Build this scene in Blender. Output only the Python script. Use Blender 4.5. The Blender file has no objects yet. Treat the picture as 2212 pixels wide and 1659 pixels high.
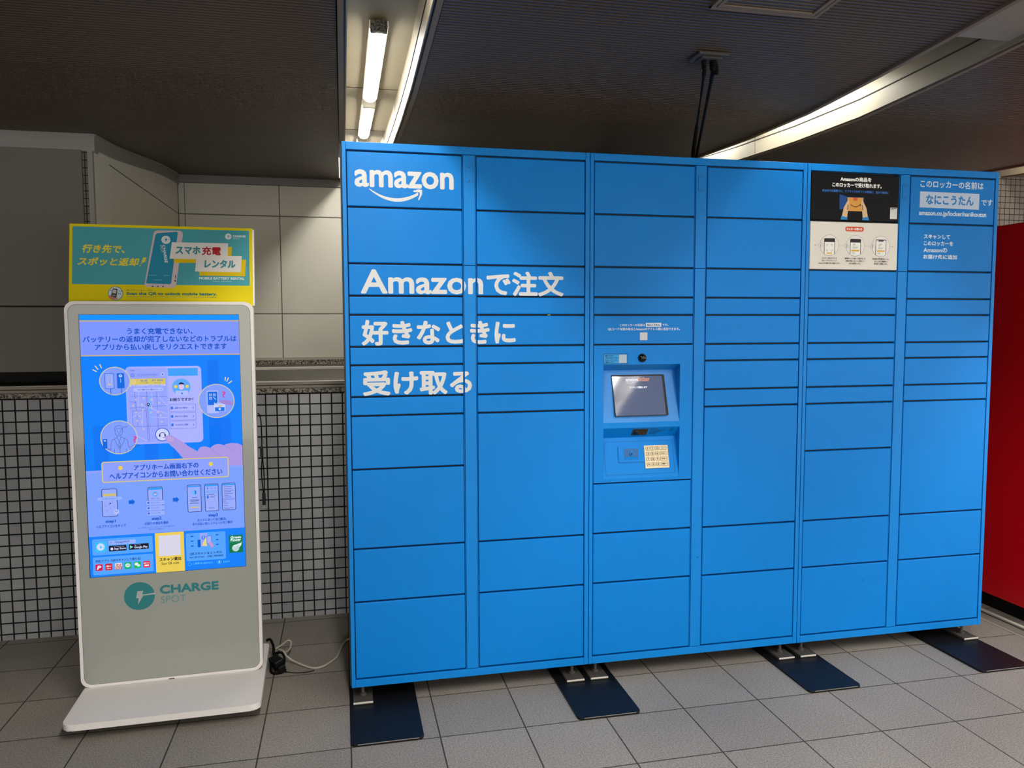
import bpy, bmesh, math, random
from mathutils import Vector, Matrix

sc = bpy.context.scene
C = sc.collection
random.seed(4)

# ------------------------------------------------------------------ camera
cam_d = bpy.data.cameras.new('camera')
cam = bpy.data.objects.new('camera', cam_d)
C.objects.link(cam)
sc.camera = cam
cam_d.sensor_fit = 'HORIZONTAL'
cam_d.sensor_width = 36.0
cam_d.lens = 36.0 * 1660.93 / 2212.0
cam_d.clip_start = 0.05
YAW, PITCH, ROLL = 0.216477, -0.072970, -0.003482
fwd = Vector((math.sin(YAW) * math.cos(PITCH), math.cos(YAW) * math.cos(PITCH), math.sin(PITCH)))
rt = Vector((math.cos(YAW), -math.sin(YAW), 0))
up = rt.cross(fwd)
r2 = rt * math.cos(ROLL) + up * math.sin(ROLL)
u2 = -rt * math.sin(ROLL) + up * math.cos(ROLL)
cam.matrix_world = Matrix(((r2.x, u2.x, -fwd.x, -0.00781), (r2.y, u2.y, -fwd.y, -2.84838),
                           (r2.z, u2.z, -fwd.z, 1.40170), (0, 0, 0, 1)))

# ------------------------------------------------------------------ exposure, world
EXPOSURE = 1.5
vs = sc.view_settings
vs.view_transform = 'Standard'
vs.look = 'None'
vs.exposure = EXPOSURE
vs.gamma = 1.0
vs.use_curve_mapping = False
sc.cycles.max_bounces = 8
sc.cycles.diffuse_bounces = 5
sc.cycles.sample_clamp_indirect = 6.0

w = bpy.data.worlds.new('station_ambient')
sc.world = w
w.use_nodes = True
w.node_tree.nodes['Background'].inputs[0].default_value = (1.0, 0.97, 0.93, 1)
w.node_tree.nodes['Background'].inputs[1].default_value = 1.0

TUBE = 15.0           # radiance of the fluorescent diffusers over the lockers
TUBE_FAR = 50.0      # boosted output of the unseen tubes, to light the locker fronts


# ------------------------------------------------------------------ materials
def lin(c):
    return tuple(((v / 255.0) / 12.92 if v / 255.0 <= 0.04045 else ((v / 255.0 + 0.055) / 1.055) ** 2.4) for v in c)


MATS = {}


def mat(name, col, rough=0.5, metal=0.0, spec=0.5, bump=None, noise=None, emit=None, coat=0.0):
    """col sRGB 0-255; bump=(scale,strength,distance); noise=(scale,amount)"""
    if name in MATS:
        return MATS[name]
    m = bpy.data.materials.new(name)
    m.use_nodes = True
    nt = m.node_tree
    b = nt.nodes['Principled BSDF']
    L = lin(col)
    b.inputs['Base Color'].default_value = (*L, 1)
    b.inputs['Roughness'].default_value = rough
    b.inputs['Metallic'].default_value = metal
    b.inputs['Specular IOR Level'].default_value = spec
    b.inputs['Coat Weight'].default_value = coat
    if emit:
        b.inputs['Emission Color'].default_value = (*lin(emit[0]), 1)
        b.inputs['Emission Strength'].default_value = emit[1]
    tc = None
    if bump or noise:
        tc = nt.nodes.new('ShaderNodeTexCoord')
    if noise:
        n = nt.nodes.new('ShaderNodeTexNoise')
        n.inputs['Scale'].default_value = noise[0]
        n.inputs['Detail'].default_value = 6
        nt.links.new(tc.outputs['Object'], n.inputs['Vector'])
        mx = nt.nodes.new('ShaderNodeMix')
        mx.data_type = 'RGBA'
        a = noise[1]
        mx.inputs[6].default_value = (*[v * (1 - a) for v in L], 1)
        mx.inputs[7].default_value = (*[min(1, v * (1 + a)) for v in L], 1)
        fac = n.outputs['Fac']
        if len(noise) > 2:
            mr = nt.nodes.new('ShaderNodeMapRange')
            mr.inputs[1].default_value, mr.inputs[2].default_value = noise[2], noise[3]
            nt.links.new(fac, mr.inputs[0])
            fac = mr.outputs[0]
        nt.links.new(fac, mx.inputs[0])
        nt.links.new(mx.outputs[2], b.inputs['Base Color'])
    if bump:
        n = nt.nodes.new('ShaderNodeTexNoise')
        n.inputs['Scale'].default_value = bump[0]
        n.inputs['Detail'].default_value = 3
        nt.links.new(tc.outputs['Object'], n.inputs['Vector'])
        bp = nt.nodes.new('ShaderNodeBump')
        bp.inputs['Strength'].default_value = bump[1]
        bp.inputs['Distance'].default_value = bump[2]
        nt.links.new(n.outputs['Fac'], bp.inputs['Height'])
        nt.links.new(bp.outputs['Normal'], b.inputs['Normal'])
    MATS[name] = m
    return m


def glow(col, k=1.0):
    n = 'glow_%d_%d_%d_%d' % (*col, int(k * 100))
    if n in MATS:
        return MATS[n]
    m = bpy.data.materials.new(n)
    m.use_nodes = True
    b = m.node_tree.nodes['Principled BSDF']
    b.inputs['Base Color'].default_value = (0.01, 0.01, 0.012, 1)
    b.inputs['Roughness'].default_value = 0.25
    b.inputs['Specular IOR Level'].default_value = 0.03
    b.inputs['Emission Color'].default_value = (*lin(col), 1)
    b.inputs['Emission Strength'].default_value = k * 2 ** (-EXPOSURE)
    MATS[n] = m
    return m


def ink(col):
    return mat('ink_%d_%d_%d' % tuple(col), col, 0.5, spec=0.2)


def grid_mat(name, axes, pitch, offs, joint, c1, c2, cj, rough, speck=None, bump=0.3, dirt=None, rough_j=0.9, spec=0.5):
    m = bpy.data.materials.new(name)
    m.use_nodes = True
    nt = m.node_tree
    N, K = nt.nodes, nt.links
    b = N['Principled BSDF']
    tc = N.new('ShaderNodeTexCoord')
    sp = N.new('ShaderNodeSeparateXYZ')
    K.new(tc.outputs['Object'], sp.inputs[0])
    cb = N.new('ShaderNodeCombineXYZ')
    for k in (0, 1):
        ad = N.new('ShaderNodeMath')
        ad.operation = 'SUBTRACT'
        K.new(sp.outputs['XYZ'.index(axes[k])], ad.inputs[0])
        ad.inputs[1].default_value = offs[k] - 40 * pitch
        K.new(ad.outputs[0], cb.inputs[k])
    br = N.new('ShaderNodeTexBrick')
    br.offset = 0.0
    br.squash = 1.0
    br.inputs['Scale'].default_value = 1.0
    br.inputs['Brick Width'].default_value = pitch
    br.inputs['Row Height'].default_value = pitch
    br.inputs['Mortar Size'].default_value = joint
    br.inputs['Mortar Smooth'].default_value = 0.15
    br.inputs['Bias'].default_value = 0.0
    br.inputs['Color1'].default_value = (*lin(c1), 1)
    br.inputs['Color2'].default_value = (*lin(c2), 1)
    br.inputs['Mortar'].default_value = (*lin(cj), 1)
    K.new(cb.outputs[0], br.inputs['Vector'])
    colout = br.outputs['Color']
    if speck:
        for (scale, lo, hi, amt) in speck:
            n = N.new('ShaderNodeTexNoise')
            n.inputs['Scale'].default_value = scale
            n.inputs['Detail'].default_value = 4
            K.new(tc.outputs['Object'], n.inputs['Vector'])
            rp = N.new('ShaderNodeMapRange')
            rp.inputs[1].default_value = lo
            rp.inputs[2].default_value = hi
            rp.inputs[3].default_value = 1 - amt
            rp.inputs[4].default_value = 1 + amt
            K.new(n.outputs['Fac'], rp.inputs[0])
            mx = N.new('ShaderNodeMix')
            mx.data_type = 'RGBA'
            mx.blend_type = 'MULTIPLY'
            mx.inputs[0].default_value = 1
            K.new(colout, mx.inputs[6])
            K.new(rp.outputs[0], mx.inputs[7])
            colout = mx.outputs[2]
    K.new(colout, b.inputs['Base Color'])
    mr = N.new('ShaderNodeMapRange')
    mr.inputs[3].default_value = rough
    mr.inputs[4].default_value = rough_j
    K.new(br.outputs['Fac'], mr.inputs[0])
    K.new(mr.outputs[0], b.inputs['Roughness'])
    b.inputs['Specular IOR Level'].default_value = spec
    bp = N.new('ShaderNodeBump')
    bp.invert = True
    bp.inputs['Strength'].default_value = bump
    bp.inputs['Distance'].default_value = 0.002
    K.new(br.outputs['Fac'], bp.inputs['Height'])
    K.new(bp.outputs['Normal'], b.inputs['Normal'])
    return m


BLUE = mat('blue_powder_coat', (0, 126, 212), 0.42, spec=0.18, bump=(900, 0.10, 0.0006), noise=(7, 0.05))
BLUE_F = mat('blue_frame_coat', (4, 129, 213), 0.42, spec=0.22, bump=(900, 0.10, 0.0006), noise=(11, 0.06))
BLUE_T = mat('blue_textured_coat', (16, 130, 212), 0.36, bump=(420, 0.5, 0.0012))
DARK = mat('dark_steel_and_gap_shade', (14, 22, 34), 0.7)  # screws, and the painted shade behind the door gaps
SIDE = mat('dark_side_panel', (40, 44, 44), 0.45)
BLACK = mat('black_plastic', (9, 9, 10), 0.4, spec=0.25)
GLOSSBLACK = mat('black_gloss', (8, 8, 9), 0.08)
RUBBER = mat('black_rubber', (10, 9, 8), 0.8, spec=0.12)
WHITE = mat('white_enamel', (232, 230, 228), 0.4)
SHELL = mat('white_kiosk_shell', (236, 231, 227), 0.4)
GLASS = mat('white_backed_glass', (160, 163, 156), 0.09, spec=0.55)
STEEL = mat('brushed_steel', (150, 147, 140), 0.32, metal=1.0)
STEEL_D = mat('dark_stainless', (62, 58, 52), 0.4, spec=0.3)
GRANITE = mat('speckled_granite', (118, 112, 100), 0.45, noise=(130, 0.95, 0.42, 0.58))
ALU = mat('satin_aluminium_trim', (150, 142, 128), 0.45)
ALU_L = mat('pale_aluminium_lip', (214, 208, 196), 0.4)
PANELW = mat('cream_wall_panel', (234, 230, 217), 0.45, noise=(3, 0.03))
PANELG = mat('grey_wall_panel', (112, 107, 98), 0.55, noise=(2, 0.04))
BAND = mat('grey_cornice', (150, 148, 144), 0.5)
JOINT = mat('grey_panel_joint', (112, 108, 99), 0.7)
GAP = mat('dark_joint', (30, 28, 26), 0.8)
CEIL = mat('brown_ribbed_metal', (74, 58, 42), 0.45, noise=(1.3, 0.10))
SLOTW = mat('cream_reflector', (138, 130, 112), 0.5, noise=(14, 0.05))
LIP = mat('grey_aluminium_lip', (122, 106, 88), 0.55, spec=0.3)
RED = mat('red_machine_paint', (228, 7, 26), 0.3, bump=(200, 0.03, 0.001))
MAT_STEEL = mat('blue_black_steel_plate', (11, 13, 18), 0.5, spec=0.3, noise=(9, 0.25), bump=(60, 0.05, 0.001))
DUSTY = mat('dusty_steel', (66, 62, 57), 0.7, noise=(60, 0.35))
CONCRETE = mat('grey_screed', (118, 112, 104), 0.85, noise=(30, 0.12))
LENS_NEAR = mat('boosted_near_tube_diffuser', (240, 240, 240), 0.4, emit=((255, 252, 246), 56.0))  # unseen slot tubes put in to brighten the lettering and kiosk base
LENS_DIM = mat('dimmed_tube_diffuser', (240, 240, 240), 0.4, emit=((255, 246, 228), 5.0))  # weaker output, set to keep the mosaic wall dim
LENS_MID = mat('lit_alcove_diffuser', (240, 240, 240), 0.4, emit=((255, 251, 240), 20.0))
LENS_FAR = mat('boosted_unseen_tube_diffuser', (240, 240, 240), 0.4, emit=((255, 253, 250), TUBE_FAR))
LENS = mat('lit_tube_diffuser', (240, 240, 240), 0.4, emit=((255, 251, 240), TUBE))
SOOT = mat('sooty_end_cap', (74, 70, 66), 0.8, noise=(260, 0.9, 0.42, 0.58))
CABLE_W = mat('white_cable', (186, 178, 166), 0.45)
KEYB = mat('beige_keypad', (232, 214, 176), 0.4)
CREAM = mat('cream_trim', (196, 192, 176), 0.5)

FLOOR_M = grid_mat('floor_tiles', 'XY', 0.3, (-0.3052, -0.308), 0.0026, (142, 135, 126), (135, 128, 120), (54, 47, 42), 0.62,
                   speck=((190, 0.34, 0.66, 0.34), (480, 0.35, 0.65, 0.20), (1.6, 0.3, 0.7, 0.10)), bump=0.5)
TILE_M = grid_mat('wall_mosaic', 'XZ', 0.0507, (-0.369, 0.5850), 0.0034, (176, 178, 180), (160, 161, 164), (12, 10, 9), 0.22,
                  speck=((5, 0.3, 0.7, 0.06),), bump=0.6)
MOSAIC_M = grid_mat('small_mosaic', 'XZ', 0.0335, (3.014, 0.004), 0.0020, (122, 117, 106), (112, 108, 99), (14, 11, 10), 0.25, bump=0.6)


# ------------------------------------------------------------------ mesh helpers
class MB:
    """collects shapes, builds ONE mesh object"""

    def __init__(s):
        s.v, s.f, s.mi, s.mats, s.sm = [], [], [], [], []

    def _m(s, m):
        if m not in s.mats:
            s.mats.append(m)
        return s.mats.index(m)

    def faces(s, vs_, fs, m, smooth=False):
        o = len(s.v)
        s.v += [tuple(p) for p in vs_]
        k = s._m(m)
        for f in fs:
            s.f.append([i + o for i in f])
            s.mi.append(k)
            s.sm.append(smooth)

    def frombm(s, bm, m, M=None, smooth=False):
        bm.verts.index_update()
        vs_ = [(M @ v.co if M else v.co.copy()) for v in bm.verts]
        s.faces(vs_, [[v.index for v in f.verts] for f in bm.faces], m, smooth)
        bm.free()

    def box(s, x0, x1, y0, y1, z0, z1, m, bev=0.0, seg=2, M=None):
        bm = bmesh.new()
        bmesh.ops.create_cube(bm, size=1)
        for v in bm.verts:
            v.co = Vector(((x0 + x1) / 2 + v.co.x * (x1 - x0), (y0 + y1) / 2 + v.co.y * (y1 - y0), (z0 + z1) / 2 + v.co.z * (z1 - z0)))
        if bev > 0:
            bmesh.ops.bevel(bm, geom=list(bm.edges), offset=bev, segments=seg, profile=0.5, affect='EDGES', clamp_overlap=True)
        s.frombm(bm, m, M)

    def prism(s, pts, mapf, d0, d1, m, bev=0.0, seg=3, bev_back=False, smooth=False):
        """2-D outline extruded from depth d0 (front) to d1 and mapped by mapf(x, y, d)"""
        bm = bmesh.new()
        a = [bm.verts.new((p[0], p[1], d0)) for p in pts]
        b = [bm.verts.new((p[0], p[1], d1)) for p in pts]
        n = len(pts)
        ff = bm.faces.new(a)
        fb = bm.faces.new(list(reversed(b)))
        for i in range(n):
            bm.faces.new((a[i], b[i], b[(i + 1) % n], a[(i + 1) % n]))
        if bev > 0:
            ed = list(ff.edges) + (list(fb.edges) if bev_back else [])
            bmesh.ops.bevel(bm, geom=ed, offset=bev, segments=seg, profile=0.5, affect='EDGES', clamp_overlap=True)
        bmesh.ops.recalc_face_normals(bm, faces=list(bm.faces))
        bm.verts.index_update()
        s.faces([mapf(v.co.x, v.co.y, v.co.z) for v in bm.verts], [[v.index for v in f.verts] for f in bm.faces], m, smooth)
        bm.free()

    def cyl(s, p0, p1, r0, r1, m, n=20, caps=True):
        p0, p1 = Vector(p0), Vector(p1)
        d = (p1 - p0).normalized()
        a = d.orthogonal().normalized()
        b = d.cross(a)
        vs_ = []
        for (p, r) in ((p0, r0), (p1, r1)):
            for i in range(n):
                t = 2 * math.pi * i / n
                vs_.append(p + a * math.cos(t) * r + b * math.sin(t) * r)
        fs = [(i, (i + 1) % n, n + (i + 1) % n, n + i) for i in range(n)]
        s.faces(vs_, fs, m, True)
        if caps:
            s.faces(vs_, [list(range(n)), list(range(2 * n - 1, n - 1, -1))], m)

    def tube(s, pts, r, m, n=10, sub=6, radii=None, flat=1.0):
        P = smooth_path(pts, sub)
        k = len(P)
        R = [r] * k if radii is None else [radii[min(len(radii) - 1, int(i * (len(radii) - 1) / (k - 1) + 0.5))] for i in range(k)]
        vs_ = []
        prev = None
        for i, p in enumerate(P):
            t = (P[min(i + 1, k - 1)] - P[max(i - 1, 0)]).normalized()
            ref = Vector((0, 0, 1)) if abs(t.z) < 0.9 else Vector((1, 0, 0))
            a = t.cross(ref).normalized() if prev is None else (prev - t * prev.dot(t)).normalized()
            prev = a
            b = t.cross(a)
            for j in range(n):
                q = 2 * math.pi * j / n
                vs_.append(p + a * math.cos(q) * R[i] + b * math.sin(q) * R[i] * flat)
        fs = []
        for i in range(k - 1):
            for j in range(n):
                fs.append((i * n + j, i * n + (j + 1) % n, (i + 1) * n + (j + 1) % n, (i + 1) * n + j))
        fs.append(list(range(n - 1, -1, -1)))
        fs.append([(k - 1) * n + j for j in range(n)])
        s.faces(vs_, fs, m, True)

    def sweep(s, sec, ys, zf, m, closed=True, caps=True):
        """cross-section [(x,dz)] swept along y, z = zf(y)+dz"""
        n = len(sec)
        vs_ = [(x, y, zf(y) + dz) for y in ys for (x, dz) in sec]
        fs = []
        for i in range(len(ys) - 1):
            for j in range(n if closed else n - 1):
                fs.append((i * n + j, i * n + (j + 1) % n, (i + 1) * n + (j + 1) % n, (i + 1) * n + j))
        if closed and caps:
            fs.append(list(range(n)))
            fs.append([(len(ys) - 1) * n + j for j in range(n - 1, -1, -1)])
        s.faces(vs_, fs, m)

    def build(s, name, parent=None, loc=None):
        me = bpy.data.meshes.new(name)
        o3 = Vector(loc) if loc else Vector((0, 0, 0))
        me.from_pydata([tuple(Vector(p) - o3) for p in s.v], [], s.f)
        for m in s.mats:
            me.materials.append(m)
        me.polygons.foreach_set('material_index', s.mi)
        me.polygons.foreach_set('use_smooth', s.sm)
        me.update()
        o = bpy.data.objects.new(name, me)
        o.location = o3
        C.objects.link(o)
        if parent is not None:
            o.parent = parent
            if parent.type == 'EMPTY' or True:
                o.matrix_parent_inverse = Matrix.Identity(4)
        return o


def smooth_path(pts, sub):
    P = [Vector(p) for p in pts]
    if len(P) < 3 or sub <= 1:
        return P
    out = []
    for i in range(len(P) - 1):
        p0, p1, p2, p3 = P[max(i - 1, 0)], P[i], P[i + 1], P[min(i + 2, len(P) - 1)]
        for k in range(sub):
            t = k / sub
            out.append(0.5 * ((2 * p1) + (p2 - p0) * t + (2 * p0 - 5 * p1 + 4 * p2 - p3) * t * t + (3 * p1 - p0 - 3 * p2 + p3) * t ** 3))
    out.append(P[-1])
    return out


def rrect(x0, y0, x1, y1, r, n=8):
    out = []
    for (cx, cy, a0) in ((x1 - r, y1 - r, 0), (x0 + r, y1 - r, 90), (x0 + r, y0 + r, 180), (x1 - r, y0 + r, 270)):
        for i in range(n + 1):
            a = math.radians(a0 + 90 * i / n)
            out.append((cx + r * math.cos(a), cy + r * math.sin(a)))
    return out


def thing(name, label, cat, loc=(0, 0, 0), rz=0.0, group=None):
    o = bpy.data.objects.new(name, None)
    o.empty_display_size = 0.1
    o.location = loc
    o.rotation_euler = (0, 0, rz)
    C.objects.link(o)
    return tag(o, label, cat, group)


def tag(o, label, cat, group=None):
    o['label'] = label
    o['category'] = cat
    if group:
        o['group'] = group
    return o


def struct(mb, name):
    o = mb.build(name)
    o['kind'] = 'structure'
    return o


# ------------------------------------------------------------------ flat artwork (printing, vinyl, screen pictures)
GLYPH = {}


def glyphs(txt):
    if txt in GLYPH:
        return GLYPH[txt]
    cu = bpy.data.curves.new('glyphs', 'FONT')
    cu.body = txt
    cu.resolution_u = 3
    ob = bpy.data.objects.new('glyphs', cu)
    C.objects.link(ob)
    me = bpy.data.meshes.new_from_object(ob.evaluated_get(bpy.context.evaluated_depsgraph_get()))
    vs_ = [(v.co.x, v.co.y) for v in me.vertices]
    fs = [list(p.vertices) for p in me.polygons]
    bpy.data.objects.remove(ob)
    bpy.data.curves.remove(cu)
    bpy.data.meshes.remove(me)
    GLYPH[txt] = (vs_, fs)
    return GLYPH[txt]


class Art:
    """layers of flat shapes in a 2-D frame, y up; one mesh, one material per colour"""

    def __init__(s, mk, step=0.00012, base=0.0002):
        s.mk, s.step, s.base = mk, step, base
        s.v, s.f, s.m, s.mats = [], [], [], []

    def put(s, pts, faces, col, lv):
        m = s.mk(col)
        if m not in s.mats:
            s.mats.append(m)
        k = s.mats.index(m)
        o = len(s.v)
        d = s.base + s.step * lv
        s.v += [(p[0], p[1], d + (p[2] if len(p) > 2 else 0)) for p in pts]
        for f in faces:
            s.f.append([i + o for i in f])
            s.m.append(k)

    def poly(s, pts, col, lv=0):
        s.put(pts, [list(range(len(pts)))], col, lv)

    def rect(s, x0, y0, x1, y1, col, lv=0):
        s.poly([(x0, y0), (x1, y0), (x1, y1), (x0, y1)], col, lv)

    def rr(s, x0, y0, x1, y1, r, col, lv=0):
        s.poly(rrect(min(x0, x1), min(y0, y1), max(x0, x1), max(y0, y1), r, 5), col, lv)

    def disc(s, cx, cy, r, col, lv=0, ry=None, n=36):
        ry = ry or r
        s.poly([(cx + r * math.cos(2 * math.pi * i / n), cy + ry * math.sin(2 * math.pi * i / n)) for i in range(n)], col, lv)

    def line(s, pts, wd, col, lv=0, closed=False):
        pts = [Vector((p[0], p[1])) for p in pts]
        if closed:
            pts.append(pts[0])
        for i in range(len(pts) - 1):
            d = pts[i + 1] - pts[i]
            if d.length < 1e-9:
                continue
            d.normalize()
            n = Vector((-d.y, d.x)) * wd / 2
            e = d * wd * 0.25
            a, b = pts[i] - e, pts[i + 1] + e
            s.poly([a - n, b - n, b + n, a + n], col, lv)

    def ring(s, cx, cy, r, wd, col, lv=0, n=40, a0=0, a1=360):
        vs_, fs = [], []
        for i in range(n + 1):
            a = math.radians(a0 + (a1 - a0) * i / n)
            for q in (r - wd / 2, r + wd / 2):
                vs_.append((cx + q * math.cos(a), cy + q * math.sin(a)))
        for i in range(n):
            fs.append((2 * i, 2 * i + 1, 2 * i + 3, 2 * i + 2))
        s.put(vs_, fs, col, lv)

    def frame(s, x0, y0, x1, y1, r, wd, col, lv=0):
        a = rrect(x0, y0, x1, y1, r, 5)
        b = rrect(x0 + wd, y0 + wd, x1 - wd, y1 - wd, max(r - wd, wd * 0.3), 5)
        n = len(a)
        s.put(a + b, [(i, (i + 1) % n, n + (i + 1) % n, n + i) for i in range(n)], col, lv)

    def text(s, txt, x0, x1, y0, y1, col, lv=0, bold=0.0, rot=0, shear=0.0):
        """the glyphs' own bounding box is fitted to x0..x1, y0..y1 (bold in frame units)"""
        vs_, fs = glyphs(txt)
        xs = [p[0] for p in vs_]
        ys = [p[1] for p in vs_]
        ax, bx, ay, by = min(xs), max(xs), min(ys), max(ys)
        X0, X1, Y0, Y1 = x0 + bold, x1 - bold, y0 + bold, y1 - bold
        W_, H_ = (X1 - X0, Y1 - Y0)
        out = []
        for p in vs_:
            u, v = (p[0] - ax) / (bx - ax), (p[1] - ay) / (by - ay)
            if rot == 0:
                out.append((X0 + u * W_ + shear * (v - 0.5) * H_, Y0 + v * H_))
            else:                       # reading downwards
                out.append((X0 + v * W_ + shear * (0.5 - u) * H_, Y1 - u * H_))
        offs = [(0, 0)]
        if bold > 0:
            offs = [(bold * math.cos(k * math.pi / 4), bold * math.sin(k * math.pi / 4)) for k in range(8)] + [(0, 0)]
        for k, (dx, dy) in enumerate(offs):
            s.put([(p[0] + dx, p[1] + dy, k * 1.0e-6) for p in out], fs, col, lv)

    def cut_x(s, bands):
        """take out everything inside the vertical bands (the gaps between doors)"""
        bm = bmesh.new()
        vs_ = [bm.verts.new(p) for p in s.v]
        lay = bm.faces.layers.int.new('k')
        for f, k in zip(s.f, s.m):
            try:
                nf = bm.faces.new([vs_[i] for i in f])
                nf[lay] = k
            except ValueError:
                pass
        for (a, b) in bands:
            for q in (a, b):
                bmesh.ops.bisect_plane(bm, geom=list(bm.verts) + list(bm.edges) + list(bm.faces), plane_co=(q, 0, 0), plane_no=(1, 0, 0), dist=1e-7)
            kill = [f for f in bm.faces if a < f.calc_center_median().x < b]
            bmesh.ops.delete(bm, geom=kill, context='FACES')
        bm.verts.index_update()
        s.v = [tuple(v.co) for v in bm.verts]
        s.f = [[v.index for v in f.verts] for f in bm.faces]
        s.m = [f[lay] for f in bm.faces]
        bm.free()

    def into(s, mb, mapf):
        for k, m in enumerate(s.mats):
            fs = [f for f, q in zip(s.f, s.m) if q == k]
            used = sorted({i for f in fs for i in f})
            ix = {i: j for j, i in enumerate(used)}
            mb.faces([mapf(*s.v[i]) for i in used], [[ix[i] for i in f] for f in fs], m)

    def build(s, name, mapf, parent=None):
        mb = MB()
        s.into(mb, mapf)
        return mb.build(name, parent)


def quarter_smile(x0, x1, ytop, ybot, wmax, n=24):
    """tapered smile stroke from upper left, through the bottom, to the right"""
    up_, lo = [], []
    for i in range(n + 1):
        t = i / n
        x = x0 + (x1 - x0) * t
        y = ytop - (ytop - ybot) * (1 - (2 * (t - 0.08) - 0.92) ** 2) if False else ytop - (ytop - ybot) * math.sin(math.pi * (0.04 + 0.78 * t)) ** 0.9
        wd = wmax * (0.12 + 0.88 * math.sin(math.pi * min(1, t * 0.72 + 0.04)) ** 1.0)
        up_.append((x, y + wd / 2))
        lo.append((x, y - wd / 2))
    return up_ + lo[::-1]


# ------------------------------------------------------------------ the ceiling's profile (height over depth)
PROF = [(-9, 2.31), (-2.2, 2.31), (-1.6, 2.288), (-1.07, 2.26), (-0.716, 2.24), (-0.476, 2.23), (-0.16, 2.219), (0.30, 2.228), (0.817, 2.254),
        (1.235, 2.285), (1.57, 2.322), (2.083, 2.385), (2.325, 2.411), (2.663, 2.438), (2.9, 2.442), (4, 2.442)]


def zc(y):
    for (a, za), (b, zb) in zip(PROF, PROF[1:]):
        if y <= b:
            return za + (zb - za) * (y - a) / (b - a)
    return PROF[-1][1]


def yrange(a, b, d):
    n = max(1, int(math.ceil((b - a) / d)))
    return [a + (b - a) * i / n for i in range(n + 1)]


WALL_Y = 0.945      # plane of the tiled wall
ALC_Y = 2.787       # back of the alcove
RET_X = -1.073      # the alcove's side wall
ALC_X1 = 1.30       # the alcove's far end, behind the lockers

# ------------------------------------------------------------------ floor
mb = MB()
mb.box(-6, 8, -7, 1.2, -0.06, 0.0, FLOOR_M)
struct(mb, 'floor')

# ------------------------------------------------------------------ walls
mb = MB()
mb.box(-6, 8, WALL_Y, WALL_Y + 0.12, 0.0, 1.096, TILE_M)
struct(mb, 'wall_back')

mb = MB()                                   # small-mosaic wall past the lockers and the strip by the alcove
mb.box(ALC_X1, 8, WALL_Y, WALL_Y + 0.12, 1.151, 2.262, MOSAIC_M)
mb.box(-1.118, -1.093, WALL_Y - 0.004, WALL_Y + 0.10, 1.151, 2.25, MOSAIC_M)
struct(mb, 'wall_right')

mb = MB()                                   # closed grey panels, nearer than the alcove
for (z0, z1) in ((1.214, 1.500), (1.506, 2.189)):
    for (x0, x1) in ((-6, -3.2), (-3.194, -1.116)):
        mb.box(x0, x1, WALL_Y - 0.018, WALL_Y + 0.05, z0, z1, PANELG, 0.002)
mb.box(-6, -1.09, WALL_Y, WALL_Y + 0.10, 1.214, 2.19, GAP)
mb.box(-6, RET_X - 0.09, WALL_Y + 0.28, WALL_Y + 0.34, 1.10, 1.25, GAP)
mb.box(-6, RET_X - 0.09, WALL_Y + 0.09, WALL_Y + 0.34, 1.214, 1.25, GAP)
mb.box(-6, -1.120, WALL_Y - 0.006, WALL_Y + 0.10, 2.189, 2.275, BAND)
struct(mb, 'wall_left')

mb = MB()                                   # alcove side wall
mb.box(RET_X - 0.10, RET_X - 0.004, WALL_Y + 0.01, ALC_Y + 0.1, 1.151, 2.46, JOINT)
ys = [WALL_Y + 0.012, 1.189, 1.194, 1.848, 1.853, ALC_Y - 0.02]
for a, b in ((ys[0], ys[1]), (ys[2], ys[3]), (ys[4], ys[5])):
    for (z0, z1) in ((1.151, 1.503), (1.508, 2.176), (2.182, None)):
        if a < 1.0 and z1 != None and z0 > 1.2:
            z1 = 2.182
        cols = yrange(a, b, 0.12)
        pts = []
        for q in (RET_X - 0.006, RET_X):
            for y in cols:
                pts.append((q, y, z0))
                pts.append((q, y, z1 if z1 else zc(y) - 0.012))
        n = len(cols)
        fs = []
        for i in range(n - 1):
            for o in (0, 2 * n):
                fs.append((o + 2 * i, o + 2 * i + 1, o + 2 * i + 3, o + 2 * i + 2))
        for i in (0, 2 * (n - 1)):
            fs.append((i, i + 1, 2 * n + i + 1, 2 * n + i))
        mb.faces(pts, fs, PANELW)
mb.box(-1.093, RET_X, WALL_Y - 0.012, WALL_Y + 0.012, 1.151, 2.189, BAND)
mb.sweep([(RET_X - 0.02, -0.066), (RET_X + 0.008, -0.066), (RET_X + 0.008, -0.008), (RET_X + 0.016, -0.006), (RET_X + 0.016, -0.001), (RET_X - 0.02, -0.001)],
         yrange(WALL_Y - 0.006, ALC_Y, 0.1), zc, BAND)
mb.box(-1.122, RET_X + 0.0095, WALL_Y - 0.008, WALL_Y + 0.05, 2.187, 2.268, BAND)
struct(mb, 'wall_side')

mb = MB()                                   # alcove back wall
mb.box(RET_X - 0.1, ALC_X1, ALC_Y + 0.006, ALC_Y + 0.1, 1.10, 2.46, JOINT)
for (x0, x1) in ((RET_X, -1.036), (-1.032, -0.421), (-0.415, 0.20), (0.206, 0.82), (0.826, ALC_X1)):
    for (z0, z1) in ((1.197, 1.502), (1.508, 2.177), (2.184, 2.388)):
        mb.box(x0, x1, ALC_Y, ALC_Y + 0.02, z0, z1, PANELW, 0.0015)
mb.box(RET_X, ALC_X1, ALC_Y - 0.012, ALC_Y + 0.02, 1.181, 1.196, CREAM)
mb.box(RET_X, ALC_X1, ALC_Y - 0.02, ALC_Y + 0.02, 1.151, 1.181, GRANITE)
mb.box(RET_X, ALC_X1, ALC_Y - 0.014, ALC_Y + 0.02, 2.390, 2.455, BAND)
mb.box(ALC_X1, ALC_X1 + 0.1, WALL_Y, ALC_Y + 0.1, 1.10, 2.46, PANELW)
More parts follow.
